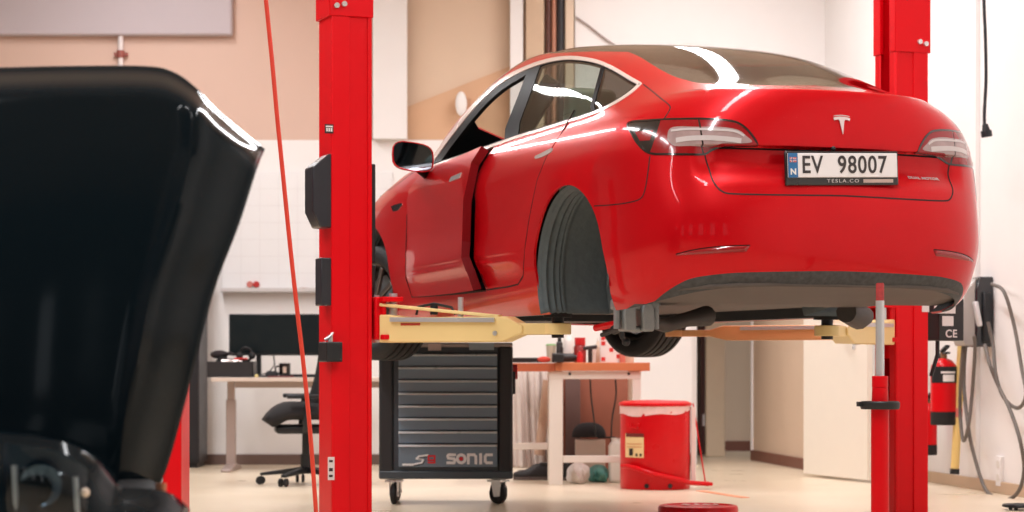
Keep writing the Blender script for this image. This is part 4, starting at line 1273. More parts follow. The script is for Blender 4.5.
mb.box((0, nose_y + 1.22, .30), (.9, .06, .22)); mb.box((0, nose_y + .85, .20), (.9, .8, .05))
mb.build('engine_bay', M_DARK, bc, bevel=.01)
MB().box((0, nose_y + .95, .40), (.62, .5, .26)).cyl((-.25, nose_y + .9, .53), (.25, nose_y + .9, .53), .05).build('engine', mat('engine alloy', lin(96, 98, 100), .5, metal=.7, var=.2), bc, bevel=.03)
for s_ in (-1, 1):
    t_ = thing_part('wheel', (0, 0, 0)); t_.parent = bc
    mb = MB(); mb.lathe([(.17, -.09), (.25, -.10), (.27, -.07), (.27, .07), (.25, .10), (.17, .09), (.17, -.09)], (s_ * (xw - .24), nose_y + .78, .27), 40, 'X'); mb.build('tyre', M_RUB, t_)
    MB().lathe([(.02, .02 * s_), (.17, .03 * s_), (.172, .08 * s_), (.172, -.08)], (s_ * (xw - .24), nose_y + .78, .27), 40, 'X').build('rim', M_ALLOY, t_)
    # headlamp
    hl = bpy.data.objects.new('headlamp', None); COL.objects.link(hl); hl.parent = bc
    def lamp_pt(a, b, off):
        x = .34 + (a - .5) * .185; zt = float(np.interp(x, wx, wz))
        z = zt - .012 - .20 * b
        ss = x / xw
        r = max(0, 1 - ((a - .5) / .5) ** 2) ** .5
        return (s_ * x, nose_y + .30 * ss ** 4 - .045 - off * r * math.sin(math.pi * min(1, .15 + b * .8)), z)
    mb = MB(); mb.grid(lambda a, b: lamp_pt(a, b, .03), 20, 16); mb.build('lens', glass_mat('headlamp lens', (.8, .9, .95), .85), hl)
    mb = MB(); mb.grid(lambda a, b: lamp_pt(a, b, -.03), 20, 16); mb.build('reflector_bowl', mat('dark lamp bowl', lin(24, 46, 64), .2, metal=.3), hl)
    mb = MB(); q = lamp_pt(.45, .45, 0)
    mb.lathe([(.005, .02), (.045, -.012), (.05, -.014), (.05, .0), (.005, .03)], (q[0], q[1] + .01, q[2]), 28, 'Y'); mb.build('projector', mat('blue grey projector', lin(96, 112, 126), .2, metal=.5), hl)
    mb = MB()
    for a_, b0, b1 in ((.12, .25, .95), (.86, .2, .95)):
        p0, p1 = Vector(lamp_pt(a_, b0, 0)), Vector(lamp_pt(a_ + .04, b1, 0)); mb.cyl(p0, p1, .007, n=8)
    mb.build('light_guide', M_CHROME, hl)
    q = lamp_pt(.98, .30, 0); MB().ball((q[0], q[1] - .005, q[2]), .012).build('indicator', mat('bright bulb glass', lin(240, 226, 210), .1, metal=.5), hl)
    q = wing[-8]; MB().cyl((s_ * (xw - .06), nose_y + .30, hz(520) * 0 + float(np.interp(xw - .06, wx, wz)) + .0), (s_ * (xw - .06), nose_y + .30, float(np.interp(xw - .06, wx, wz)) + .02), .014, n=12).build('bonnet_stop', mat('copper bolt', lin(186, 130, 100), .3, metal=.8), bc)

# red steel machine post behind the bonnet
pd = 10.8
a, b = at(145, 512, pd), at(181, 512, pd)
o = thing('machine_post', 'red steel machine post half hidden behind the raised black bonnet', 'machine', ((a.x + b.x) / 2, pd + .15, 0))
MB().box((.025, 0, .95), ((b.x - a.x) - .05, .28, 1.86)).build('post', M_RED, o, bevel=.006)
MB().box((-(b.x - a.x) / 2 + .02, -.03, .80), (.045, .24, 1.5)).build('side_flange', M_RED, o, bevel=.005)
MB().box((0, 0, .012), (.4, .5, .024)).build('base_plate', M_RED, o)
q = at(157, 480, pd); MB().cyl((q.x - o.location.x, -.16, q.z), (q.x - o.location.x, -.11, q.z), .03, .03, 12).build('bolt', M_STEEL, o)

# ------------------------------------------------------------------ hoses, cables and fittings
hd = 9.4
hp = curve([at(u, v, hd) for u, v in [(246, -565), (250, -400), (258, -180), (262, -45), (266, 0), (272, 60), (277, 115), (283, 175), (289, 235), (296, 300), (303, 360), (310, 430), (316, 512), (319, 562)]], 6)
tag(MB().tube([Vector(p) for p in hp], .0095, 10).build('air_hose', mat('orange red hose', lin(222, 66, 48), .4), smooth=60), 'thin orange red air hose hanging beside the left lift column', 'hose')
cd = 14.2
o = thing('power_cable', 'black cable with a plug hanging down by the right wall', 'cable', at(985, 0, cd))
base = Vector(o.location)
MB().tube([Vector(p) - base for p in curve([at(u, v, cd) for u, v in [(983, -255), (983, -150), (983.5, -60), (984, 0), (985.5, 40), (986, 80), (984.5, 110), (984.5, 124)]], 6)], .011, 8).build('cord', M_DARK, o)
q = at(985, 124, cd) - base; q2 = at(987, 137, cd) - base
MB().cyl(q, q + (q2 - q) * .5, .018, .026, 14).cyl(q + (q2 - q) * .5, q2, .036, .036, 14).build('plug', M_DARK, o, bevel=.003)
q = at(120, 0, BW - .08)
o = thing('conduit', 'thin white conduit pipe running down the wall above the black bonnet', 'pipe', (q.x, BW - .05, 1.2))
MB().cyl((0, 0, .8), (0, 0, CEIL - 1.2), .024, n=12).build('pipe', mat('grey white pipe', lin(226, 214, 212), .4), o)
z_ = at(0, 55, BW).z - 1.2
MB().cyl((0, -.0, z_ - .03), (0, -.0, z_ + .03), .034, n=14).box((0, .02, z_), (.12, .03, .03)).build('clamp', mat('brown clamp', lin(150, 80, 70), .5), o)
# tall boards and pipes leaning at the wall between pilaster and white wall
for (u0, u1, c, lab, nm, ct) in ((526, 544, (206, 178, 150), 'pale tan board standing upright beside the slim white pilaster', 'board', 'board'), (546, 551, (92, 50, 40), 'dark brown upright pipe between the tan boards', 'heating_pipe', 'pipe'), (552, 556.5, (190, 130, 105), 'copper brown upright pipe beside the black one', 'heating_pipe', 'pipe'), (557, 564.5, (38, 32, 34), 'black upright pipe beside the pale end board', 'heating_pipe', 'pipe'), (565.5, 574, (220, 196, 172), 'pale board against the edge of the white wall', 'board', 'board')):
    p, q = at(u0, 0, BW - .1), at(u1, 0, BW - .1)
    m_ = mat('upright %d' % u0, lin(*c), .5)
    if nm == 'board': ob = MB().box(((p.x + q.x) / 2, BW - .026, 3.15), (q.x - p.x, .05, 3.3)).build(nm, m_, bevel=.004)
    else: ob = MB().cyl(((p.x + q.x) / 2, BW - (q.x - p.x) / 2 - .001, 1.5), ((p.x + q.x) / 2, BW - (q.x - p.x) / 2 - .001, 4.8), (q.x - p.x) / 2, n=16).build(nm, m_)
    tag(ob, lab, ct)
q = at(461, 103, BW - .1)
o = thing('wall_lamp', 'white oval wall lamp on the tan panel behind the car windscreen', 'lamp', (q.x, BW + .05, q.z))
MB().ball((0, -.10, 0), .05, 24, (1, .5, 2.1)).build('shade', W_WHITE, o)
MB().cyl((.0, -.09, 0), (.0, .0, 0), .02).box((.06, -.02, -.02), (.05, .05, .14)).build('bracket', mat('tan bracket', lin(196, 150, 120), .5), o)
wc = curve([at(u, v, BW - .02) for u, v in [(576, 17), (580, 20), (590, 27), (604, 38), (616, 46)]], 6)
tag(MB().tube([Vector(p) for p in wc], .008, 8).build('wire', mat('grey wire', lin(150, 130, 124), .5)), 'thin grey wire running down the white wall above the car roof', 'wire')

# whiteboard with tray
wbd = BW - .03
p, q = at(222, 172, wbd), at(392, 290, wbd)
o = thing('whiteboard', 'wide whiteboard with faint grid lines on the wall above the desk', 'whiteboard', ((p.x + q.x) / 2, BW - .02, q.z))
Wb, Hb = q.x - p.x, p.z - q.z
MB().box((0, 0, Hb / 2), (Wb, .02, Hb)).build('board', mat('whiteboard enamel', lin(240, 238, 238), .15, var=.01), o, bevel=.002)
mb = MB()
for k in range(1, 9): mb.box((-Wb / 2 + Wb * k / 9, -.0105, Hb / 2), (.006, .001, Hb * .94))
for k in range(1, 7): mb.box((0, -.0105, Hb * k / 7), (Wb * .97, .001, .006))
mb.build('grid_lines', mat('pale grid ink', lin(228, 225, 225), .5), o, smooth=0)
MB().box((0, -.05, -.012), (Wb, .10, .018)).box((0, -.098, 0), (Wb, .008, .03)).build('pen_tray', mat('grey tray', lin(206, 200, 198), .4), o, bevel=.002)
for u, c, lab in ((250, (206, 120, 110), 'pink'), (256.5, (190, 40, 40), 'red')):
    k = at(u, 284.5, wbd)
    tag(MB().cyl((k.x, BW - .031, k.z), (k.x, BW - .05, k.z), .028, n=18).build('magnet', mat(lab + ' magnet', lin(*c), .5), bevel=.003), 'round %s magnet near the bottom of the whiteboard' % lab, 'magnet', None)
for u0, u1, c, lab in ((250, 258, (70, 110, 90), 'green'), (300, 307, (150, 60, 50), 'red'), (318, 323, (214, 150, 110), 'orange')):
    p, q = at(u0, 288, wbd - .08), at(u1, 288, wbd - .08)
    zt = at(0, 290, wbd).z + .003
    tag(MB().cyl((p.x, BW - .07, zt + .008), (q.x, BW - .07, zt + .008), .009, n=12).build('marker_pen', mat(lab + ' marker', lin(*c), .5)), '%s marker pen lying on the whiteboard tray' % lab, 'pen', 'marker pens on the tray')
# black tall locker
p, q = at(150, 0, 18.4), at(200, 0, 18.4)
o = thing('locker', 'tall black locker at the back wall behind the raised bonnet', 'locker', ((p.x + q.x) / 2, 18.6, 0))
MB().box((0, 0, 1.02), (q.x - p.x, .5, 1.96)).build('body', mat('black locker paint', lin(30, 28, 34), .4), o, bevel=.006)
for sx in (-1, 1):
    d_ = MB().box((sx * (q.x - p.x) / 4, -.258, 1.02), ((q.x - p.x) / 2 - .01, .016, 1.9)).build('door', mat('black locker paint', lin(30, 28, 34), .4), o, bevel=.003)
    MB().box((sx * .03, -.272, 1.1), (.012, .016, .12)).build('handle', M_STEEL, d_)
MB().box((0, 0, .02), (q.x - p.x - .04, .44, .04)).build('plinth', M_DARK, o)

# ------------------------------------------------------------------ desk corner
dk = 17.55
zt_ = at(0, 377.5, dk).z
xa, xb = at(211, 0, dk).x, at(398, 0, dk).x
o = thing('desk', 'white topped office desk with grey steel legs at the back wall', 'desk', ((xa + xb) / 2, dk + .38, 0))
Wd = xb - xa
MB().box((0, 0, zt_ - .014), (Wd, .78, .028)).build('desk_top', mat('white desk laminate', lin(236, 226, 216), .35, var=.02), o, bevel=.004)
MB().box((0, -.385, zt_ - .016), (Wd, .012, .032)).build('edge_band', mat('pale edge band', lin(214, 196, 184), .5), o, bevel=.003)
for sx in (-1, 1):
    lx = sx * (Wd / 2 - .115)
    l_ = MB().box((lx, -.02, .30), (.075, .075, .55)).box((lx, -.02, (zt_ - .03 + .5) / 2), (.058, .058, zt_ - .03 - .5)).build('leg', mat('grey steel leg', lin(176, 158, 152), .4, metal=.3), o, bevel=.005)
    MB().prism([(-.36, .0), (.36, .0), (.36, .022), (.06, .055), (-.06, .055), (-.36, .022)], lx - .04, lx + .04, 'X').build('foot', mat('grey steel leg', lin(176, 158, 152), .4, metal=.3), l_, bevel=.008)
MB().box((0, -.02, zt_ - .06), (Wd - .3, .05, .05)).build('cross_beam', mat('grey steel leg', lin(176, 158, 152), .4), o, bevel=.003)
# monitor
mdp = dk + .50
p, q = at(229, 314, mdp), at(338, 355.5, mdp)
o = thing('monitor', 'wide black monitor standing on the office desk', 'monitor', ((p.x + q.x) / 2, mdp, zt_))
zc0, zc1 = q.z - zt_, p.z - zt_
mb = MB(); mb.box((0, .02, (zc0 + zc1) / 2), (q.x - p.x, .04, zc1 - zc0)); mb.build('case', mat('black monitor case', lin(22, 26, 28), .4), o, bevel=.006)
MB().box((0, -.002, (zc0 + zc1) / 2 + .006), (q.x - p.x - .025, .006, zc1 - zc0 - .03)).build('screen', mat('dark green black screen', lin(15, 24, 26), .2), o)
k = at(258, 370, mdp).x - o.location.x
MB().box((k, .06, (zc0 + .1) / 2 + .01), (.04, .03, zc0 + .08)).box((k, .03, .008), (.24, .20, .016)).build('stand', M_DARK, o, bevel=.004)
MB().tube([(k + .12, .06, zc0 + .02), (k + .13, .06, .10), (k + .08, .02, .03), (k, .0, .02)], .006, 6).build('cable', M_DARK, o)
# black bin of tools
p, q = at(207, 361, dk + .12), at(253, 377, dk + .12)
o = thing('storage_tray', 'black plastic tray full of small tools on the left desk end', 'tray', ((p.x + q.x) / 2, dk + .26, zt_))
bw = q.x - p.x; bh = p.z - q.z
mb = MB()
mb.box((0, 0, .006), (bw, .26, .012))
for s_ in (-1, 1): mb.box((s_ * (bw / 2 - .005), 0, bh / 2), (.01, .26, bh)); mb.box((0, s_ * .125, bh / 2), (bw, .01, bh))
mb.build('tub', mat('black tray plastic', lin(34, 30, 32), .45), o, bevel=.003)
random.seed(4)
tl = [('tape_roll', 'black tape roll resting in the desk tray', 'tape'), ('glove', 'dark work glove lying on top of the desk tray', 'glove'), ('spray_can', 'silver spray can lying in the desk tray', 'can'), ('pliers', 'red handled pliers lying in the desk tray', 'pliers'), ('headset', 'black headset lying on the right of the desk tray', 'headset')]
tb = Vector((o.location.x, o.location.y, zt_ + .02))
ob = MB().lathe([(.03, -.02), (.06, -.02), (.06, .02), (.03, .02), (.03, -.02)], (0, 0, 0), 28, 'Y').build('tape_roll', M_RUB); ob.location = tb + Vector((-.07, -.03, .09)); tag(ob, *tl[0][1:])
mb = MB(); mb.ball((0, 0, 0), .05, 14, (1.5, .9, .7))
for k in range(5): mb.tube([(.04, -.04 + .02 * k, 0), (.09, -.05 + .024 * k, .012), (.125, -.055 + .026 * k, -.005)], [.013, .012, .009], 8)
ob = mb.build('glove', mat('dark glove cloth', lin(46, 38, 40), .9, bump=.3)); ob.location = tb + Vector((-.11, .04, .165)); tag(ob, *tl[1][1:])
ob = MB().cyl((-.08, 0, 0), (.06, 0, 0), .028, n=20).cyl((.06, 0, 0), (.09, 0, 0), .02, n=16).build('spray_can', mat('silver can', lin(196, 180, 176), .3, metal=.7), bevel=.004); ob.location = tb + Vector((.0, -.06, .10)); tag(ob, *tl[2][1:])
o2 = thing('pliers', tl[3][1], 'pliers', tb + Vector((.02, -.07, .13)), .5)
for s_ in (-1, 1): MB().tube([(0, 0, 0), (.04, s_ * .012, 0), (.11, s_ * .022, .0)], .008).build('grip', mat('red grip', lin(200, 40, 34), .5), o2)
MB().prism([(0, -.01), (-.05, -.004), (-.05, .004), (0, .01)], -.006, .006, 'Z').build('jaw', M_STEEL, o2)
ob = MB().tube([(.05 * math.cos(t), .01 * math.sin(3 * t), .055 * math.sin(t)) for t in np.linspace(0, 2 * math.pi, 20)[:-1]], .012, 8, True).ball((-.05, 0, -.01), .03).ball((.05, 0, -.01), .03).build('headset', M_RUB); ob.location = tb + Vector((.11, .0, .165)); tag(ob, *tl[4][1:])
p, q = at(277.5, 362, dk + .2), at(289.5, 376.5, dk + .2)
o = thing('mug', 'black mug with a pale emblem on the desk', 'mug', ((p.x + q.x) / 2, dk + .30, zt_))
MB().lathe([(.001, .004), (.042, .004), (.046, .01), (.046, .115), (.042, .115), (.041, .012), (.001, .010)], n=28).build('cup', mat('black ceramic', lin(32, 26, 28), .25), o)
MB().tube([(-.044, 0, .09), (-.075, 0, .085), (-.078, 0, .04), (-.044, 0, .03)], .008).build('handle', mat('black ceramic', lin(32, 26, 28), .25), o)
MB().box((.004, -.0465, .06), (.028, .004, .05)).build('emblem', mat('pale print', lin(220, 190, 170), .5), o)
ob = MB().box((0, 0, .02), (.10, .08, .04)).box((0, 0, .045), (.08, .06, .012)).build('card_reader', M_DARK, bevel=.004); ob.location = (at(272, 0, dk + .25).x, dk + .25, zt_); tag(ob, 'small black box left of the mug on the desk', 'box')
mb = MB(); mb.box((0, 0, .01), (.42, .14, .018))
for r_ in range(4):
    for c_ in range(14): mb.box((-.19 + c_ * .029, -.048 + r_ * .031, .022), (.023, .024, .008))
ob = mb.build('keyboard', M_DARK); ob.location = (at(306, 0, dk + .2).x, dk + .2, zt_); tag(ob, 'black keyboard lying on the desk in front of the monitor', 'keyboard')
mb = MB(); mb.box((0, 0, .006), (.20, .14, .012))
ob = mb.build('notebook', mat('maroon cover', lin(110, 52, 50), .6), bevel=.002); ob.location = (at(281, 0, dk + .1).x, dk + .1, zt_); tag(ob, 'flat maroon notebook on the desk in front of the mug', 'notebook')
ob = MB().ball((0, 0, .012), .02, 16, (.8, 1.3, .7)).build('adhesive_roll', mat('pale yellow', lin(226, 206, 140), .5)); ob.location = (at(256.5, 0, dk + .1).x, dk + .1, zt_); tag(ob, 'small pale yellow lump on the desk right of the tray', 'putty')

# office chair
chd = 15.75
cx_ = at(306, 0, chd).x
o = thing('office_chair', 'black swivel office chair on castors in front of the desk', 'chair', (cx_, chd, 0), .15)
CHM = mat('black chair fabric', lin(30, 28, 30), .8, bump=.1, scale=60)
def seat_pt(a, b):
    x = -.25 + .50 * a; y = -.24 + .48 * b
    e = 1 - max(abs(a - .5), abs(b - .5)) * 2
    return (x, y, .47 + .05 * min(1, e * 4) ** .5 - .05 * sm(.25, .0, a) )
mb = MB(); mb.grid(seat_pt, 18, 16); mb.build('seat', CHM, o, solid=-.075, bevel=.0)
MB().box((-.02, 0, .40), (.40, .40, .06)).build('seat_shell', M_DARK, o, bevel=.02)
def back_pt(a, b):
    y = -.22 + .44 * a; z = .52 + .44 * b
    return (.10 + .10 * b + .05 * (abs(a - .5) * 2) ** 2 * -1 + .02 * math.sin(b * 3), y * (1 - .2 * b * b), z)
mb = MB(); mb.grid(back_pt, 12, 14); mb.build('backrest', CHM, o, solid=.06)
MB().bar((.16, 0, .38), (.23, 0, .68), .08, .03, up=(1, 0, 0)).build('back_post', M_DARK, o, bevel=.005)
for s_ in (-1, 1): MB().tube([(-.02, s_ * .24, .39), (-.02, s_ * .30, .45), (.0, s_ * .30, .62)], .018).box((-.02, s_ * .30, .635), (.26, .08, .03)).build('armrest', M_DARK, o, bevel=.008)
MB().cyl((0, 0, .12), (0, 0, .37), .028, n=16).cyl((0, 0, .08), (0, 0, .22), .04, n=16).build('gas_column', M_DARK, o)
for k in range(5):
    t = 2.9 + k * 2 * math.pi / 5
    c_, n_ = math.cos(t), math.sin(t)
    l_ = MB().prism([(.03, .085), (.03, .13), (.33, .085), (.33, .065)], -.022, .022, 'Y').build('base_spoke', M_DARK, o, bevel=.004)
    l_.rotation_euler = (0, 0, t)
    for w_ in (-1, 1):
        MB().cyl((.33, w_ * .012, .031), (.33, w_ * .030, .031), .030, n=18).build('castor', M_RUB, l_, bevel=.003)

# ------------------------------------------------------------------ tool trolley
tdp = 13.45
p, q = at(377, 505, tdp), at(514.5, 345, tdp)
xl, xr_ = p.x, q.x
Wt = xr_ - xl - .02
o = thing('tool_trolley', 'dark grey tool trolley with eight drawers on castors', 'tool trolley', ((xl + xr_) / 2, tdp + .26, 0), .0)
TG = mat('dark grey trolley paint', lin(66, 76, 84), .4, var=.04)
TG2 = mat('slate drawer paint', lin(112, 130, 146), .4, var=.04)
TC = mat('black corner plastic', lin(40, 42, 46), .5)
zz = lambda v: at(0, v, tdp).z
zb_, ztp = zz(479), zz(347)
Dp = .48
MB().box((0, 0, (zb_ + ztp) / 2), (Wt - .06, Dp - .03, ztp - zb_)).build('cabinet', TG, o, bevel=.006)
for sx in (-1, 1):
    for sy in (-1, 1):
        MB().box((sx * (Wt / 2 - .045), sy * (Dp / 2 - .04), (zb_ + ztp) / 2 + .005), (.09, .085, ztp - zb_ + .01)).build('corner_post', TC, o, bevel=.018, seg=3)
MB().box((0, 0, zz(475)), (Wt, Dp + .01, zz(470.5) - zz(479))).build('bottom_rim', TG, o, bevel=.01)
lid = MB().box((0, 0, ztp + .012), (Wt, Dp, .03)).build('top_tray', mat('steel tray with wear', lin(170, 160, 156), .4, metal=.6, var=.2), o, bevel=.01)
fx0, fx1 = at(398.5, 0, tdp).x - o.location.x, at(497, 0, tdp).x - o.location.x
fy = -Dp / 2 - .002
vs = [353.5, 366.5, 379.7, 392.3, 405.0, 417.8, 430.8, 443.8]
vs_all = vs + [466.5]
for k in range(8):
    z1, z0 = zz(vs[k]), zz(vs[k + 1] if k < 7 else 444.5)
    if k == 7: break
    dr = MB().box(((fx0 + fx1) / 2, fy, (z0 + z1) / 2), (fx1 - fx0, .03, z1 - z0 - .006)).build('drawer', TG2, o, bevel=.004)
    MB().prism([(fy - .016, z1 - .002), (fy - .034, z1 - .006), (fy - .036, z1 - .016), (fy - .030, z1 - .016), (fy - .026, z1 - .011), (fy - .016, z1 - .014)], fx0, fx1, 'X').build('handle_rail', mat('silver handle rail', lin(214, 220, 224), .3, metal=.2), dr, smooth=0)
dr = MB().box(((fx0 + fx1) / 2, fy, (zz(444.5) + zz(467)) / 2), (fx1 - fx0, .03, zz(444.5) - zz(467))).build('drawer', TG2, o, bevel=.004)
MB().prism([(fy - .016, zz(444) - .002), (fy - .034, zz(444) - .006), (fy - .036, zz(444) - .016), (fy - .030, zz(444) - .016), (fy - .026, zz(444) - .011), (fy - .016, zz(444) - .014)], fx0, fx1, 'X').build('handle_rail', mat('silver handle rail', lin(214, 220, 224), .3, metal=.2), dr, smooth=0)
WT = mat('white lettering', lin(236, 236, 238), .5)
RT = mat('red lettering', lin(220, 40, 48), .5)
def tl_at(u, v): w = at(u, v, tdp); return Vector((w.x - o.location.x, fy - .0165, w.z))
# rounded wide lettering, built from strokes: s o n i c
def strokes(lines, m, nm, th=.0115, par=None):
    mb = MB()
    for ln in lines:
        pts = [tl_at(*p_) for p_ in ln]
        for i in range(len(pts) - 1):
            d_ = (pts[i + 1] - pts[i]).normalized()
            off_ = Vector((0, -.00035 * (len(mb.v) // 8 % 7), 0))
            mb.bar(pts[i] - d_ * th * .35 + off_, pts[i + 1] + d_ * th * .35 + off_, .003, th, up=(d_.z, 0, -d_.x) if abs(d_.z) > .5 else (0, 0, 1))
    return mb.build(nm, m, par, smooth=0)
def ell(cx, cy, rx, ry, a0=0, a1=360, n=20): return [(cx + rx * math.cos(math.radians(t)), cy + ry * math.sin(math.radians(t))) for t in np.linspace(a0, a1, n)]
strokes([[(455, 454.8), (448.6, 454.8), (447.6, 456.2), (448.4, 458.2), (454, 458.8), (455, 460.4), (454, 462.8), (447.4, 462.8)]], WT, 'trolley_letter', .017, dr)
strokes([ell(461.2, 458.8, 3.9, 4.0)], WT, 'trolley_letter', .017, dr)
strokes([ell(461.2, 458.8, .8, .8)], RT, 'letter_dot', .012, dr)
strokes([[(468.3, 463.4), (468.3, 454.8), (474.2, 454.8), (475.8, 456.4), (475.8, 463.4)]], WT, 'trolley_letter', .017, dr)
strokes([[(480.6, 454.2), (480.6, 463.4)]], WT, 'trolley_letter', .018, dr)
strokes([[(491.8, 454.8), (486.6, 454.8), (485.2, 456.4), (485.2, 461.2), (486.6, 462.8), (491.8, 462.8)]], WT, 'trolley_letter', .017, dr)
strokes([[(428, 455.2), (419, 456.4), (416.5, 458.6), (423, 460), (421.5, 463), (413, 464.6), (403, 464.6)]], WT, 'trolley_emblem', .013, dr)
strokes([[(427, 456.6), (420, 457.6), (418.4, 459.0), (424.4, 460.6), (423, 463.8), (414, 465.6)]], TC, 'emblem_black_print', .006, dr)  # black printed strokes of the emblem
strokes([[(434.6, 460.2), (428.6, 460.2), (428.6, 456), (434.6, 456), (434.6, 462.6), (428.4, 462.6)]], RT, 'trolley_number', .010, dr)
# stickers on the upper front, side handle, castors
sy_ = fy - .004
for (u0, v0, u1, v1, c, nm) in ((428, 343.5, 441, 350.5, (196, 176, 170), 'sticker'), (469, 343, 494, 350, (150, 168, 178), 'sticker')):
    p, q = at(u0, v0, tdp), at(u1, v1, tdp)
    MB().box(((p.x + q.x) / 2 - o.location.x, -Dp / 2 - .004, (p.z + q.z) / 2), (q.x - p.x, .004, p.z - q.z)).build(nm, mat('sticker %d' % u0, lin(*c), .5), lid)
MB().box((Wt / 2 + .012, -.02, zz(372)), (.035, .20, .09)).build('side_handle', mat('red side latch', lin(200, 30, 36), .4), o, bevel=.006)
MB().box((Wt / 2 + .006, .02, zz(383)), (.02, .36, .14)).build('side_pocket', TC, o, bevel=.005)
for sx in (-1, 1):
    for sy in (-1, 1):
        cx, cy = sx * (Wt / 2 - .09), sy * (Dp / 2 - .07)
        k_ = bpy.data.objects.new('castor', None); COL.objects.link(k_); k_.parent = o; k_.location = (cx, cy, 0); k_.rotation_euler = (0, 0, .5 * sx + .4)
        MB().lathe([(.02, -.018), (.050, -.018), (.062, -.012), (.064, 0), (.062, .012), (.050, .018), (.02, .018), (.02, -.018)], (0, 0, .064), 28, 'X').build('wheel', M_RUB, k_)
        mb = MB()
        for w_ in (-1, 1): mb.prism([(-.03, .05), (.015, .045), (.04, zb_ - .02), (-.04, zb_ - .02)], w_ * .024 - .002, w_ * .024 + .002, 'X')
        mb.box((0, 0, zb_ - .015), (.10, .10, .012)); mb.cyl((-.03, 0, .064), (.03, 0, .064), .012, n=12)
        mb.build('fork', M_STEEL, k_)
# ------------------------------------------------------------------ workbench and what stands on and under it
bd = 15.65
WOOD = mat('oiled orange beech', lin(206, 122, 78), .4, var=.18, scale=5)
zt_ = at(0, 362.5, bd).z
xa, xb = at(500, 0, bd).x, at(650, 0, bd).x
BX = (xa + xb) / 2
bench = thing('workbench', 'workbench with thick orange wood top and white steel legs', 'workbench', (BX, bd + .35, 0))
Wb = xb - xa
th_ = at(0, 362.5, bd).z - at(0, 371, bd).z
xs_ = at(555.5, 0, bd).x - BX
MB().box(((xs_ + Wb / 2) / 2, 0, zt_ - th_ / 2), (Wb / 2 - xs_, .70, th_)).build('bench_top', WOOD, bench, bevel=.004)
MB().box(((xs_ - Wb / 2) / 2, .01, zt_ - th_ / 2 - .004), (xs_ + Wb / 2 - .002, .70, th_)).build('bench_top', mat('oiled orange beech darker board', lin(190, 100, 66), .4, var=.18, scale=5), bench, bevel=.004)
WS = mat('white steel legs', lin(236, 228, 218), .4, var=.02)
l0, l1 = at(549, 0, bd).x - BX, at(563, 0, bd).x - BX
legw = l1 - l0
zl = zt_ - th_
for cx in ((l0 + l1) / 2, at(637, 0, bd).x - BX + legw * 0, -Wb / 2 + .1):
    for cy in (-.28, .26):
        w_ = legw if cx < .2 else legw * .62
        if cx < -Wb / 2 + .15: continue
        MB().box((cx, cy, zl / 2), (w_, .06, zl)).build('leg', WS, bench, bevel=.004)
MB().box((( l0 + at(641, 0, bd).x - BX) / 2, -.29, zl - .03), (at(641, 0, bd).x - BX - l0, .045, .055)).build('front_rail', WS, bench, bevel=.003)
for u in (570, 629): k = at(u, 371.5, bd); MB().cyl((k.x - BX, -.312, zl - .02), (k.x - BX, -.318, zl - .02), .010, n=10).build('bolt', M_DARK, bench)
zr_ = at(0, 459.5, bd).z
MB().box(((l1 + at(633, 0, bd).x - BX) / 2, -.28, zr_), (at(633, 0, bd).x - BX - l1, .04, .05)).build('stretcher', WS, bench, bevel=.003)
MB().box(((l0 - Wb / 2) / 2, .2, at(0, 449, bd).z), (l0 + Wb / 2, .04, .05)).build('stretcher', WS, bench, bevel=.003)
# brown board leaning behind, cables
p, q = at(563, 372, bd + .85), at(632, 462, bd + .85)
bb = MB().box(((p.x + q.x) / 2, bd + 1.06, (p.z - .02) / 2), (q.x - p.x, .03, p.z - .02)).build('panel_board', mat('brown hardboard', lin(160, 96, 76), .7, var=.08), bevel=.003)
tag(bb, 'brown hardboard sheet standing behind the workbench legs', 'board')
k0_, k1_ = at(566, 0, bd + .8).x, at(581, 0, bd + .8).x
tag(MB().box(((k0_ + k1_) / 2, bd + 1.0, .40), (k1_ - k0_, .02, .80)).build('panel_board', mat('grey brown board', lin(112, 86, 82), .7), bevel=.003), 'narrow grey brown board in front of the brown sheet under the bench', 'board')
for i, pts in enumerate(([(590, 374), (591, 395), (594, 420), (596, 437)], [(615, 374), (616, 395), (612, 420), (611, 450)])):
    cp = curve([at(u, v, bd + .55) for u, v in pts], 6)
    tag(MB().tube([Vector(p_) for p_ in cp], .006, 8).build('cable', M_DARK), 'dark cable hanging under the bench, %s' % ('above the black cap' if i == 0 else 'close to the white canister'), 'cable')
# plastic sheet hanging left of the bench leg
sd = bd + 1.0
p, q = at(513, 368, sd), at(552, 468, sd)
def sheet(a, b):
    x = p.x + (q.x - p.x) * (a + .10 * (1 - b) * (a - .5)); z = q.z + (p.z - q.z) * b
    return (x, sd + .035 * math.sin(a * 17 + b * 2) + .02 * math.sin(a * 41 + b * 5), z)
mb = MB(); mb.grid(sheet, 60, 30)
tag(mb.build('plastic_sheet', mat('milky plastic sheet', lin(238, 226, 220), .3, var=.04), solid=.003, smooth=80), 'milky plastic sheet hanging under the bench beside the tool trolley', 'sheet')
pp = curve([at(u, v, sd - .10) for u, v in [(547, 380), (545, 400), (542, 430), (539, 455)]], 6)
tag(MB().tube([Vector(k) for k in pp], [.03 + .0005 * i for i in range(len(pp))], 10).build('rolled_paper', mat('pale brown paper', lin(200, 164, 140), .7, bump=.3)), 'pale brown paper roll leaning behind the bench leg', 'paper roll')

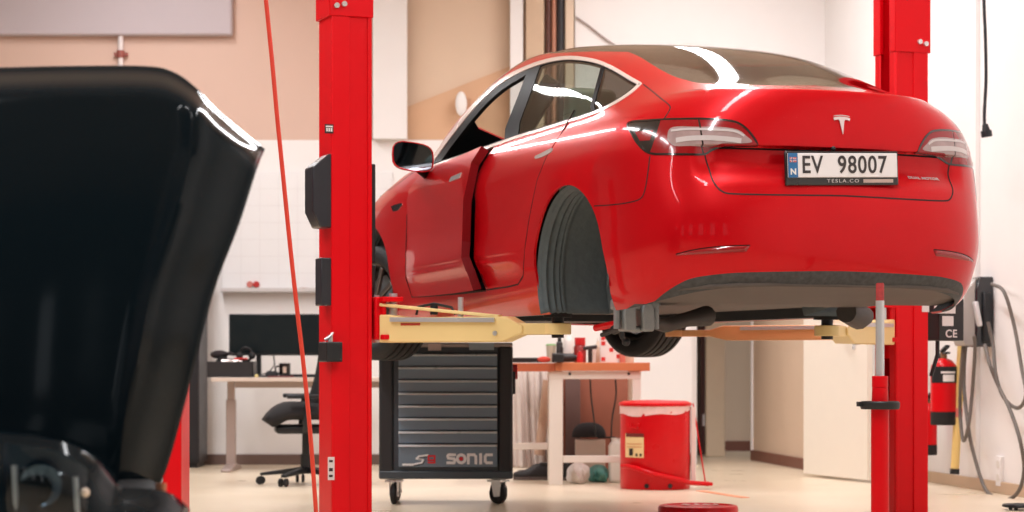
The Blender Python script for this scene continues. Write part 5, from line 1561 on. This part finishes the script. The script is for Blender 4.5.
# shoes
def shoe(o, L, m, sole):
    def sp(a, b):
        y = L * a; w_ = .045 * (.75 + .35 * math.sin(a * math.pi) + .1 * sm(.4, .8, a)) * (1 - .5 * sm(.86, 1, a)) * (.7 + .3 * sm(0, .1, a))
        h = .105 - .05 * sm(.35, .75, a) - .02 * sm(.8, 1, a)
        t = math.pi * b
        return (w_ * math.cos(t), y, .02 + h * math.sin(t) ** .8)
    mb = MB(); mb.grid(sp, 24, 16); mb.build('upper', m, o, solid=.004, smooth=60)
    out = [(sp(a, 0)[0] * 1.06, L * a) for a in np.linspace(0, 1, 16)] + [(sp(a, 1)[0] * 1.06, L * a) for a in np.linspace(1, 0, 16)]
    MB().prism([(x, y) for x, y in out], 0, .024, 'Z').build('sole', sole, o, bevel=.003)
    MB().lathe([(.022, .10), (.034, .115), (.036, .125), (.030, .13), (.022, .10)], (0, .055, 0), 20).build('collar', m, o)
    mb = MB()
    for k in range(4): mb.tube([(-.03, .10 + k * .022, .105 - k * .01), (0, .105 + k * .022, .122 - k * .011), (.03, .10 + k * .022, .105 - k * .01)], .004, 6)
    mb.build('laces', mat('grey laces', lin(120, 116, 112), .8), o)
SH = mat('black shoe leather', lin(36, 32, 34), .5); SO = mat('grey brown sole', lin(96, 84, 80), .8)
k = at(552, 483, floor_d(480)); o = thing('work_shoe', 'black low work shoe lying left of the bench leg, toe towards the trolley', 'shoe', (k.x, k.y, 0), 1.45, None); shoe(o, .29, SH, SO)
k = at(547, 470, floor_d(476.0)); o = thing('work_shoe', 'black work shoe behind the front one, nearer the paper roll', 'shoe', (k.x + .10, k.y + .02, 0), .75, None); shoe(o, .29, SH, SO)
k = at(570, 483, floor_d(481)); o = thing('work_shoe', 'black work shoe right behind the white bench leg', 'shoe', (k.x, k.y + .06, 0), .5, None); shoe(o, .27, SH, SO)
# cap, bags, canister under the bench
gd = 16.05
def bag(name, lab, cat, u0, u1, v0, v1, d, m, seed, lump=.22):
    p, q = at(u0, v0, d), at(u1, v1, d)
    cx, w_, h = (p.x + q.x) / 2, (q.x - p.x) / 2, p.z - max(0, q.z)
    z0 = max(0.0, q.z)
    rnd = random.Random(seed); ph = [rnd.uniform(0, 6) for _ in range(6)]
    def f(a, b):
        t = 2 * math.pi * a; e = math.sin(math.pi * min(1, b)) ** .45 if b < .5 else math.cos(math.pi * (b - .5)) ** .6
        r = 1 + lump * math.sin(3 * t + ph[0] + 3 * b) + lump * .6 * math.sin(7 * t + ph[1]) * math.sin(6 * b + ph[2]) + lump * .3 * math.sin(13 * t + 9 * b + ph[3])
        r *= .55 + .45 * e if b < .5 else e
        return (w_ * r * math.cos(t) * .92, .14 * r * math.sin(t), h * b)
    mb = MB(); mb.grid(f, 48, 24)
    ob = mb.build(name, m, smooth=70); ob.location = (cx, d + .1, z0)
    return tag(ob, lab, cat)
bag('plastic_bag', 'white crumpled plastic bag under the bench', 'bag', 567, 589, 462, 486, gd - .2, mat('white bag film', lin(226, 216, 210), .4, bump=.4, scale=14), 2)
bag('plastic_bag', 'teal crumpled bag under the bench beside the white canister', 'bag', 588, 610, 465, 487, gd + .0, mat('teal bag film', lin(84, 148, 140), .45, bump=.4, scale=14), 5)
cb_ = MB().box((0, 0, 0), (.22, .20, .30)).build('cardboard_box', mat('pale cardboard box', lin(206, 186, 172), .7), bevel=.004); k = at(590, 455, gd + .45)
cb_.location = (k.x, gd + .44, .15); tag(cb_, 'pale cardboard box under the black cap below the bench', 'box')
k = at(589, 452, gd + .44)
o = thing('cap', 'black cap lying on the box under the workbench', 'cap', (k.x, gd + .44, .302), 0)
def dome(a, b):
    t = 2 * math.pi * a; r = math.cos(b * math.pi / 2) ** .7
    return (.13 * r * math.cos(t), .11 * r * math.sin(t), .015 + .11 * math.sin(b * math.pi / 2))
mb = MB(); mb.grid(dome, 32, 12); mb.build('crown', mat('black cap cloth', lin(34, 32, 34), .9, bump=.1), o, solid=.004, smooth=80)
MB().prism([(.06, -.09), (.15, -.07), (.20, -.02), (.20, .03), (.14, .07), (.07, .09)], .008, .018, 'Z').build('visor', mat('black cap cloth', lin(34, 32, 34), .9), o, bevel=.003)
k = at(619.5, 484, gd - .05)
o = thing('canister', 'white plastic canister on the floor under the bench right end', 'canister', (k.x, gd + .05, 0))
hh = at(0, 438, gd).z
MB().prism([(-.075, 0), (.075, 0), (.075, hh * .78), (.045, hh * .93), (-.05, hh * .93), (-.075, hh * .82)], -.07, .07, 'Y').build('body', mat('milky white canister', lin(232, 226, 216), .4), o, bevel=.02, seg=3)
MB().cyl((-.03, 0, hh * .92), (-.03, 0, hh * 1.0), .025, n=20).build('screw_cap', WS, o)
MB().tube([(.0, 0, hh * .92), (.02, 0, hh * .99), (.06, 0, hh * .93), (.07, 0, hh * .78)], .014).build('handle', mat('milky white canister', lin(232, 226, 216), .4), o)

# things on the bench
def on_bench(u, dd): return Vector((at(u, 0, bd + dd).x, bd + dd, zt_))
s15 = F / bd
def bottle(nm, lab, cat, u, dd, w_px, h_px, m, mcap, shape='bottle', grp=None):
    L = on_bench(u, dd); s_ = F / (bd + dd); r = w_px / s_ / 2; h = h_px / s_
    o = thing(nm, lab, cat, L, 0, grp)
    if shape == 'bottle':
        MB().lathe([(.001, 0), (r * .94, 0), (r, .006), (r, h * .62), (r * .85, h * .70), (r * .36, h * .80), (r * .34, h * .86), (.001, h * .86)], n=24).build('body', m, o)
        MB().cyl((0, 0, h * .86), (0, 0, h), r * .42, r * .30, 18).build('cap', mcap, o, bevel=.002)
    elif shape == 'spray':
        MB().lathe([(.001, 0), (r, 0), (r, h * .78), (r * .8, h * .83), (r * .45, h * .86), (.001, h * .86)], n=24).build('body', m, o)
        MB().cyl((0, 0, h * .86), (0, 0, h), r * .6, r * .55, 18).build('cap', mcap, o, bevel=.002)
    elif shape == 'cup':
        MB().lathe([(.001, .004), (r * .78, 0), (r * .8, .004), (r, h), (r * .95, h), (r * .75, .01), (.001, .01)], n=28).build('cup', m, o)
        if mcap: MB().cyl((0, 0, h * .99), (0, 0, h * 1.10), r * 1.03, r * .95, 24).build('lid', mcap, o, bevel=.002)
    elif shape == 'jar':
        MB().lathe([(.001, 0), (r, 0), (r, h * .62), (r * .8, h * .70), (.001, h * .70)], n=24).build('body', m, o)
        MB().cyl((0, 0, h * .70), (0, 0, h), r * .86, n=24).build('lid', mcap, o, bevel=.003)
    return o
WB_ = mat('white bottle plastic', lin(240, 234, 228), .35)
bottle('bottle', 'tall white bottle with narrow nozzle on the bench', 'bottle', 568.5, .25, 10.5, 34, WB_, WB_)
bottle('cup', 'clear plastic cup with green print on the bench', 'cup', 551, .34, 10, 17, mat('cloudy cup', lin(214, 200, 176), .3), mat('green lid', lin(150, 196, 130), .4), 'cup')
bottle('spray_can', 'black spray can beside the clear cup on the bench', 'spray can', 559.5, .3, 6.5, 25, mat('black can', lin(44, 38, 38), .4), mat('black can', lin(44, 38, 38), .4), 'spray')
bottle('jar', 'red jar with red lid behind the pile of tools on the bench', 'jar', 580, .3, 12.5, 25, mat('dark red jar', lin(150, 34, 30), .3), mat('red lid', lin(208, 30, 34), .35), 'jar')
bottle('cup', 'white paper cup between the red jar and patterned box', 'cup', 592, .15, 9, 16, WB_, None, 'cup')
bottle('bottle', 'pale bottle left of the patterned box on the bench', 'bottle', 598, .35, 7, 25, mat('pale tan bottle', lin(226, 204, 184), .4), WB_)
bottle('bottle', 'beige bottle right of the patterned box on the bench', 'bottle', 629, .3, 10, 30, mat('pale tan bottle', lin(226, 204, 184), .4), WB_)
p = on_bench(610.5, .2); sx = 21 / (F / (bd + .2))
o = thing('carton', 'white box with red square pattern on the bench', 'box', p)
hh = 28 / (F / (bd + .2))
MB().box((0, 0, hh / 2), (sx, .12, hh)).build('box', mat('white carton', lin(242, 232, 228), .5, var=.02), o, bevel=.002)
rc = mat('red print', lin(222, 52, 50), .5)
for (dx, dz) in ((-.36, .87), (.36, .88), (-.02, .98), (-.36, .68), (.30, .72), (0.02, .45), (-.36, .12), (.36, .22), (.33, .47)):
    dz = min(.93, dz)
    MB().box((dx * sx, -.061, dz * hh), (.19 * sx, .003, .14 * hh)).build('red_square', rc, o, smooth=0)
o = bottle('bottle', 'small red white bottle at the right of the patterned box', 'bottle', 622.5, .12, 6, 20, mat('red pink bottle', lin(214, 120, 104), .4), mat('red print', lin(222, 52, 50), .5))
# flat black tray, pile of tools
p = on_bench(527, .18)
o = thing('drip_tray', 'flat black tray lying on the left end of the bench', 'tray', p)
mb = MB(); mb.box((0, 0, .005), (.24, .3, .01))
for s_ in (-1, 1): mb.prism([(s_ * .12, .0), (s_ * .12, .012), (s_ * .15, .034), (s_ * .158, .034), (s_ * .13, 0)], -.16, .16, 'Y'); mb.box((0, s_ * .155, .017), (.29, .012, .034))
mb.build('pan', mat('black tray', lin(36, 28, 28), .45), o)
p = on_bench(566, .12)
o = thing('impact_wrench', 'black cordless impact wrench lying on the bench', 'power tool', p + Vector((.0, 0, .0)), .1)
MB().cyl((-.10, 0, .035), (.06, 0, .035), .034, .030, 20).cyl((.06, 0, .035), (.10, 0, .035), .02, .014, 16).build('housing', mat('black tool body', lin(40, 32, 32), .5), o, bevel=.004)
MB().tube([(-.05, 0, .03), (-.055, -.06, .028), (-.07, -.12, .028)], .022).box((-.075, -.14, .03), (.08, .05, .058)).build('grip', mat('black tool grip', lin(30, 26, 26), .7), o, bevel=.004)
p = on_bench(561, .47)
tag(MB().tube([p + Vector((.035 * math.cos(t), .035 * math.sin(t), .02 + .004 * k)) for k, t in enumerate(np.linspace(0, 18, 50))][:22], .012, 8).build('coiled_hose', M_RUB), 'black hose coiled behind the black spray can on the bench', 'hose')
p = on_bench(544, .02)
tag(MB().ball(p + Vector((0, 0, .022)), .022, 14, (2.2, 1.2, 1.0)).build('rag', mat('red rag', lin(206, 70, 54), .9, bump=.5, scale=20)), 'small red rag lying left of the clear cup', 'rag')
p = on_bench(580, .05)
tag(MB().cyl(p + Vector((0, 0, 0)), p + Vector((0, 0, .065)), .022, n=20).cyl(p + Vector((0, 0, .065)), p + Vector((0, 0, .08)), .012, n=16).build('bottle', mat('red bottle', lin(214, 36, 40), .35), bevel=.003), 'small red bottle in front of the red jar on the bench', 'bottle')
p = on_bench(590, .10)
tag(MB().cyl(p + Vector((-.05, -.02, .100)), p + Vector((.05, -.02, .112)), .014, n=14).box(p + Vector((0, -.02, .05)), (.03, .03, .10)).build('socket_tool', mat('dark tool steel', lin(64, 56, 56), .4, metal=.6), bevel=.003), 'dark tool with cross handle standing beside the white paper cup', 'tool')

# ------------------------------------------------------------------ red oily-waste can and red lid
wd = 15.05
k0_, k1_ = at(622, 0, wd).x, at(693, 0, wd).x
rC_ = (k1_ - k0_) / 2; cxw = (k0_ + k1_) / 2
zt2 = at(0, 404, wd).z
WR = mat('glossy red can paint', lin(216, 6, 20), .3, var=.04, spec=.3)
o = thing('waste_can', 'big red round waste can with pedal and yellow label, beside the bench', 'waste can', (cxw, wd + rC_, 0))
MB().lathe([(.001, .03), (rC_ * .96, .03), (rC_ * .98, .0), (rC_, .01), (rC_, zt2 * .98), (rC_ * .97, zt2 * .98), (rC_ * .95, .05), (.001, .05)], n=64).build('drum', WR, o)
MB().lathe([(rC_ * 1.0, zt2 * .97), (rC_ * 1.045, zt2 * .975), (rC_ * 1.045, zt2 * 1.005), (rC_ * .9, zt2 * 1.03), (.001, zt2 * 1.045)], n=64).build('lid', WR, o)
def rimbag(a, b):
    t = 2 * math.pi * a
    low = .02 + .045 * (.5 + .5 * math.cos(t + 2.2)) + .007 * math.sin(5 * t)
    r = rC_ * (1.012 + .012 * math.sin(9 * t + 4 * b) * b + .006 * math.sin(23 * t))
    return (r * math.cos(t), r * math.sin(t), zt2 * .972 - low * b)
mb = MB(); mb.grid(rimbag, 120, 8); mb.build('bag_rim', mat('white liner bag', lin(244, 206, 200), .4, bump=.2), o, smooth=80)
def can_pt(u, v, off=.004):
    """point on the front of the drum"""
    x = at(u, 0, wd + .1).x - cxw; x = max(-rC_ * .995, min(rC_ * .995, x))
    y = -math.sqrt(max(0, (rC_ + off) ** 2 - x * x)); return Vector((x * (rC_ + off) / rC_ if abs(x) > rC_ * .99 else x, y, at(0, v, wd + .15).z))
def can_patch(nm, u0, v0, u1, v1, m, par, off=.004, n=10):
    mb = MB(); mb.grid(lambda a, b: can_pt(u0 + (u1 - u0) * a, v0 + (v1 - v0) * b, off), n, 2); return mb.build(nm, m, par, smooth=60)
lb = can_patch('yellow_label', 625.5, 433, 643, 457, mat('pale yellow label', lin(246, 214, 156), .5), o, .004)
can_patch('label_band', 626, 433, 643, 436.5, mat('dark red print', lin(120, 40, 34), .5), lb, .006)
can_patch('label_mark', 629, 448, 632.5, 455, mat('black print', lin(40, 30, 28), .5), lb, .006, 4)
for u in (635, 639): can_patch('label_mark', u, 453, u + 2, 455.5, mat('black print', lin(40, 30, 28), .5), lb, .006, 2)
for v in (443, 446): can_patch('label_line', 626.5, v, 641, v + .9, mat('orange print', lin(226, 160, 110), .5), lb, .006)
for u in (646, 669): k = can_pt(u, 485, .0); MB().cyl(k, k + Vector((k.x, k.y, 0)).normalized() * .006, .016, n=16).build('vent_hole', M_DARK, o)
k = can_pt(634, 424, .0)
MB().tube([can_pt(u, v, .016) for u, v in ((629, 423), (630, 427), (637, 427), (638, 423))], .008).build('handle', WR, o)
pts = [can_pt(622, 466, .03), can_pt(630, 466, .04), can_pt(650, 472, .04), can_pt(680, 479, .04), can_pt(690, 482, .05), Vector((rC_ + .12, -.10, at(0, 485, wd).z))]
MB().tube([Vector(p_) for p_ in curve(pts, 6)], .016, 10).box(pts[-1], (.05, .08, .02)).build('pedal_bar', WR, o)
MB().cyl((rC_ + .10, -.08, pts[-1].z), (rC_ + .02, -.0, zt2 * 1.0), .005, n=8).build('lift_rod', WR, o)
kx_ = rC_ * 1.02
MB().box((kx_ + .012, -.05, zt2 * .5), (.03, .05, zt2 * .92)).build('hinge_strip', mat('white hinge strip', lin(240, 220, 214), .4), o)
# lid on the floor
ld = 12.75
k0_, k1_ = at(658, 0, ld).x, at(738, 0, ld).x
r_ = (k1_ - k0_) / 2
zl_ = at(0, 505.5, ld).z
o = thing('drum_cover', 'round red cover with white print lying on the floor in front of the waste can', 'drum cover', ((k0_ + k1_) / 2, ld, 0))
MB().lathe([(.001, .03), (r_ * .98, .0), (r_, .006), (r_, zl_ - .012), (r_ * .97, zl_), (r_ * .90, zl_ + .004), (r_ * .86, zl_ - .006), (.001, zl_ + .004)], n=64).build('disc', WR, o)
mb = MB()
for i, (dx, wv) in enumerate(((-.10, .05), (-.035, .03), (.02, .045), (.075, .03))): mb.box((dx + .03, .02, zl_ + .004), (wv, .05, .004)); mb.box((dx + .03, .075, zl_ + .004), (wv * .5, .02, .004))
mb.build('white_print', mat('white print', lin(240, 200, 196), .5), o)
# red line marked on the floor
a, b = at(700, 491, floor_d(491)), at(745, 498, floor_d(498))
tag(MB().bar((a.x, a.y, .002), (b.x, b.y, .002), .06, .004).build('tape_strip', mat('salmon floor tape', lin(232, 150, 110), .6)), 'short salmon tape strip on the floor beside the red waste can', 'tape')

# ------------------------------------------------------------------ right wall: extinguishers, charger, pole, socket
def on_wall(u, v, off):
    """point off the right wall surface seen at (u, v)"""
    k = (u - 512) / F
    # |rw(t).x| = k * y
    n = rw(0, 0, off); t = (k * n.y - n.x) / (dirR.x - k * dirR.y)
    q = n + dirR * t
    return Vector((q.x, q.y, CH + (HZ - v) / F * q.y))
def extinguisher(lab, u0, u1, v0, v1, off, m):
    c = on_wall((u0 + u1) / 2, v1, off); s_ = F / c.y; r = (u1 - u0) / 2 / s_; h = (v1 - v0) / s_
    o = thing('fire_extinguisher', lab, 'fire extinguisher', c, RW_YAW)
    MB().lathe([(.001, .0), (r * .95, .0), (r, .01), (r, h * .20), (.001, h * .20)], n=32).build('base_band', M_RUB, o)
    MB().lathe([(.001, h * .19), (r, h * .19), (r, h * .80), (r * .92, h * .88), (r * .62, h * .95), (r * .30, h * .98), (.001, h * .98)], n=32).build('cylinder', m, o)
    MB().cyl((0, 0, h * .97), (0, 0, h * 1.06), r * .24, n=16).build('valve', mat('brass valve', lin(150, 120, 90), .4, metal=.6), o)
    MB().bar((-r * .4, 0, h * 1.08), (r * .9, 0, h * 1.16), .03, .016).bar((-r * .3, 0, h * 1.05), (r * 1.0, 0, h * 1.06), .03, .014).build('lever', M_DARK, o)
    MB().tube([(-r * .2, 0, h * 1.02), (-r * .9, 0, h * 1.04), (-r * 1.15, 0, h * .8), (-r * 1.1, 0, h * .35)], .014).build('hose', M_RUB, o)
    return o, r, h
def curved_label(o, r, z0, z1, t0, t1, m, nm, off=.002):
    mb = MB()
    mb.grid(lambda a, b: ((r + off) * math.cos(t0 + (t1 - t0) * a), (r + off) * math.sin(t0 + (t1 - t0) * a), z0 + (z1 - z0) * b), 12, 1)
    return mb.build(nm, m, o, smooth=60)
o, r, h = extinguisher('red fire extinguisher with black label, hanging right of the right lift column', 930.5, 957, 357, 425, .20, WR)
va = math.atan2(-o.location.y, -o.location.x) - RW_YAW
lb = curved_label(o, r, h * .62, h * .86, va - 1.1, va + 1.25, M_DARK, 'black_label')
curved_label(o, r, h * .64, h * .74, va - .05, va + .85, W_WHITE, 'white_field', .004)
curved_label(o, r, h * .76, h * .79, va - .2, va + .95, W_WHITE, 'white_line', .004)
MB().box((0, .16, h * .6), (.05, .14, .04)).build('bracket', M_STEEL, o) if False else None
o2, r2, h2 = extinguisher('second red fire extinguisher low behind the lift column, mostly hidden', 921, 937, 402, 455, .16, WR)

# yellow pole
pd_ = 15.2
a, b = at(954.5, 474, pd_), at(964.5, 296, pd_)
o = thing('pole', 'yellow pole with a black foot leaning at the right wall', 'pole', (a.x, a.y, a.z))
Lp = b - a
MB().cyl(Lp * .012, Lp * 1.05, .030, n=16).build('shaft', mat('pale yellow pole', lin(240, 208, 132), .45), o)
MB().cyl((0, 0, -.0), Lp * .03, .033, n=16).build('foot', M_DARK, o)
MB().cyl(Lp * .32, Lp * .37, .032, n=16).build('red_band', mat('red white band', lin(222, 120, 110), .5), o)
# charger
c0, c1 = on_wall(962, 335, .0), on_wall(994, 275, .0)
cc = on_wall(991, 312, 0)
o = thing('wall_charger', 'black and silver wall charging station with its coiled cable holder', 'charger', cc, RW_YAW)
s_ = F / cc.y
hz_ = 68 / s_
ny = 1 if (Matrix.Rotation(RW_YAW, 3, 'Z') @ Vector((0, 1, 0))).x < 0 else -1
prof = [(0, -hz_ * .5), (ny * .20, -hz_ * .5), (ny * .235, -hz_ * .3), (ny * .20, hz_ * .30), (ny * .10, hz_ * .5), (0, hz_ * .5)]
so_ = [(max(abs(p_[0]), .115) * ny, p_[1]) for p_ in prof]
MB().prism(so_, -.16, .035, 'X').build('back_shell', mat('silver shell', lin(176, 170, 166), .35, metal=.3), o, bevel=.012)
MB().prism([(min(abs(p_[0]), .125) * ny, p_[1] * 1.03) for p_ in prof], -.155, .05, 'X').build('black_face', mat('black charger face', lin(26, 30, 36), .2, coat=.6), o, bevel=.01)
MB().box((.03, ny * .05, -hz_ * .08), (.10, .06, hz_ * .75)).build('cable_holder', M_DARK, o, bevel=.012)
MB().bar((.05, ny * .13, .07), (.06, ny * .10, -.10), .035, .045, up=(1, 0, 0)).build('plug_grip', mat('silver grip', lin(226, 226, 228), .25, metal=.4), o, bevel=.01)
CBL = mat('grey brown cable', lin(104, 96, 90), .5)
for i, (pts, lab) in enumerate((
    ([(992, 284), (1004, 292), (1014, 325), (1022, 370), (1026, 395), (1018, 408), (1004, 398), (996, 375), (993, 345), (988, 322)], 'grey brown charging cable looped right of the charging station'),
    ([(985, 345), (990, 365), (998, 385), (1010, 410), (1020, 440), (1024, 470), (1018, 492), (1004, 500), (986, 490), (974, 455), (968, 425), (964, 385), (966, 345), (972, 335)], 'long grey brown charging cable looping down to the floor below the charger'),
    ([(964, 335), (961, 375), (960, 410), (963, 440), (968, 428), (972, 395), (975, 350), (974, 336)], 'grey brown cable loop hanging left of the charging station'))):
    pp = [on_wall(u, v, .09 + .02 * math.sin(k * 2.1) + .03 * i) for k, (u, v) in enumerate(pts)]
    tag(MB().tube([Vector(p_) for p_ in curve(pp, 8)], .0125, 10).build('charging_cable', CBL), lab, 'cable', None)
k = on_wall(1000, 471, .012)
o = thing('wall_socket', 'white double wall socket low on the right wall', 'socket', k, RW_YAW)
MB().box((0, 0, 0), (.09, .03, .20)).build('plate', W_WHITE, o, bevel=.004)
for dz in (-.045, .045): MB().cyl((0, ny * .014, dz), (0, ny * .018, dz), .026, n=20).build('outlet', mat('cream outlet', lin(226, 220, 212), .4), o)
# dark round dolly in the lower right corner
dd_ = 13.0
k = at(1020, 505, dd_)
o = thing('round_dolly', 'dark round dolly on the floor at the lower right corner', 'dolly', (k.x, dd_, 0))
zt3 = at(0, 504, dd_).z
MB().lathe([(.001, zt3 - .02), (.06, zt3 - .012), (.085, zt3), (.10, zt3), (.105, zt3 - .01), (.105, .02), (.09, .015), (.001, .015)], n=40).build('deck', M_DARK, o)
for k in range(3):
    t = k * 2.1; MB().cyl((.08 * math.cos(t) - .01, .08 * math.sin(t), .012), (.08 * math.cos(t) + .01, .08 * math.sin(t), .012), .012, n=12).build('castor', M_RUB, o)
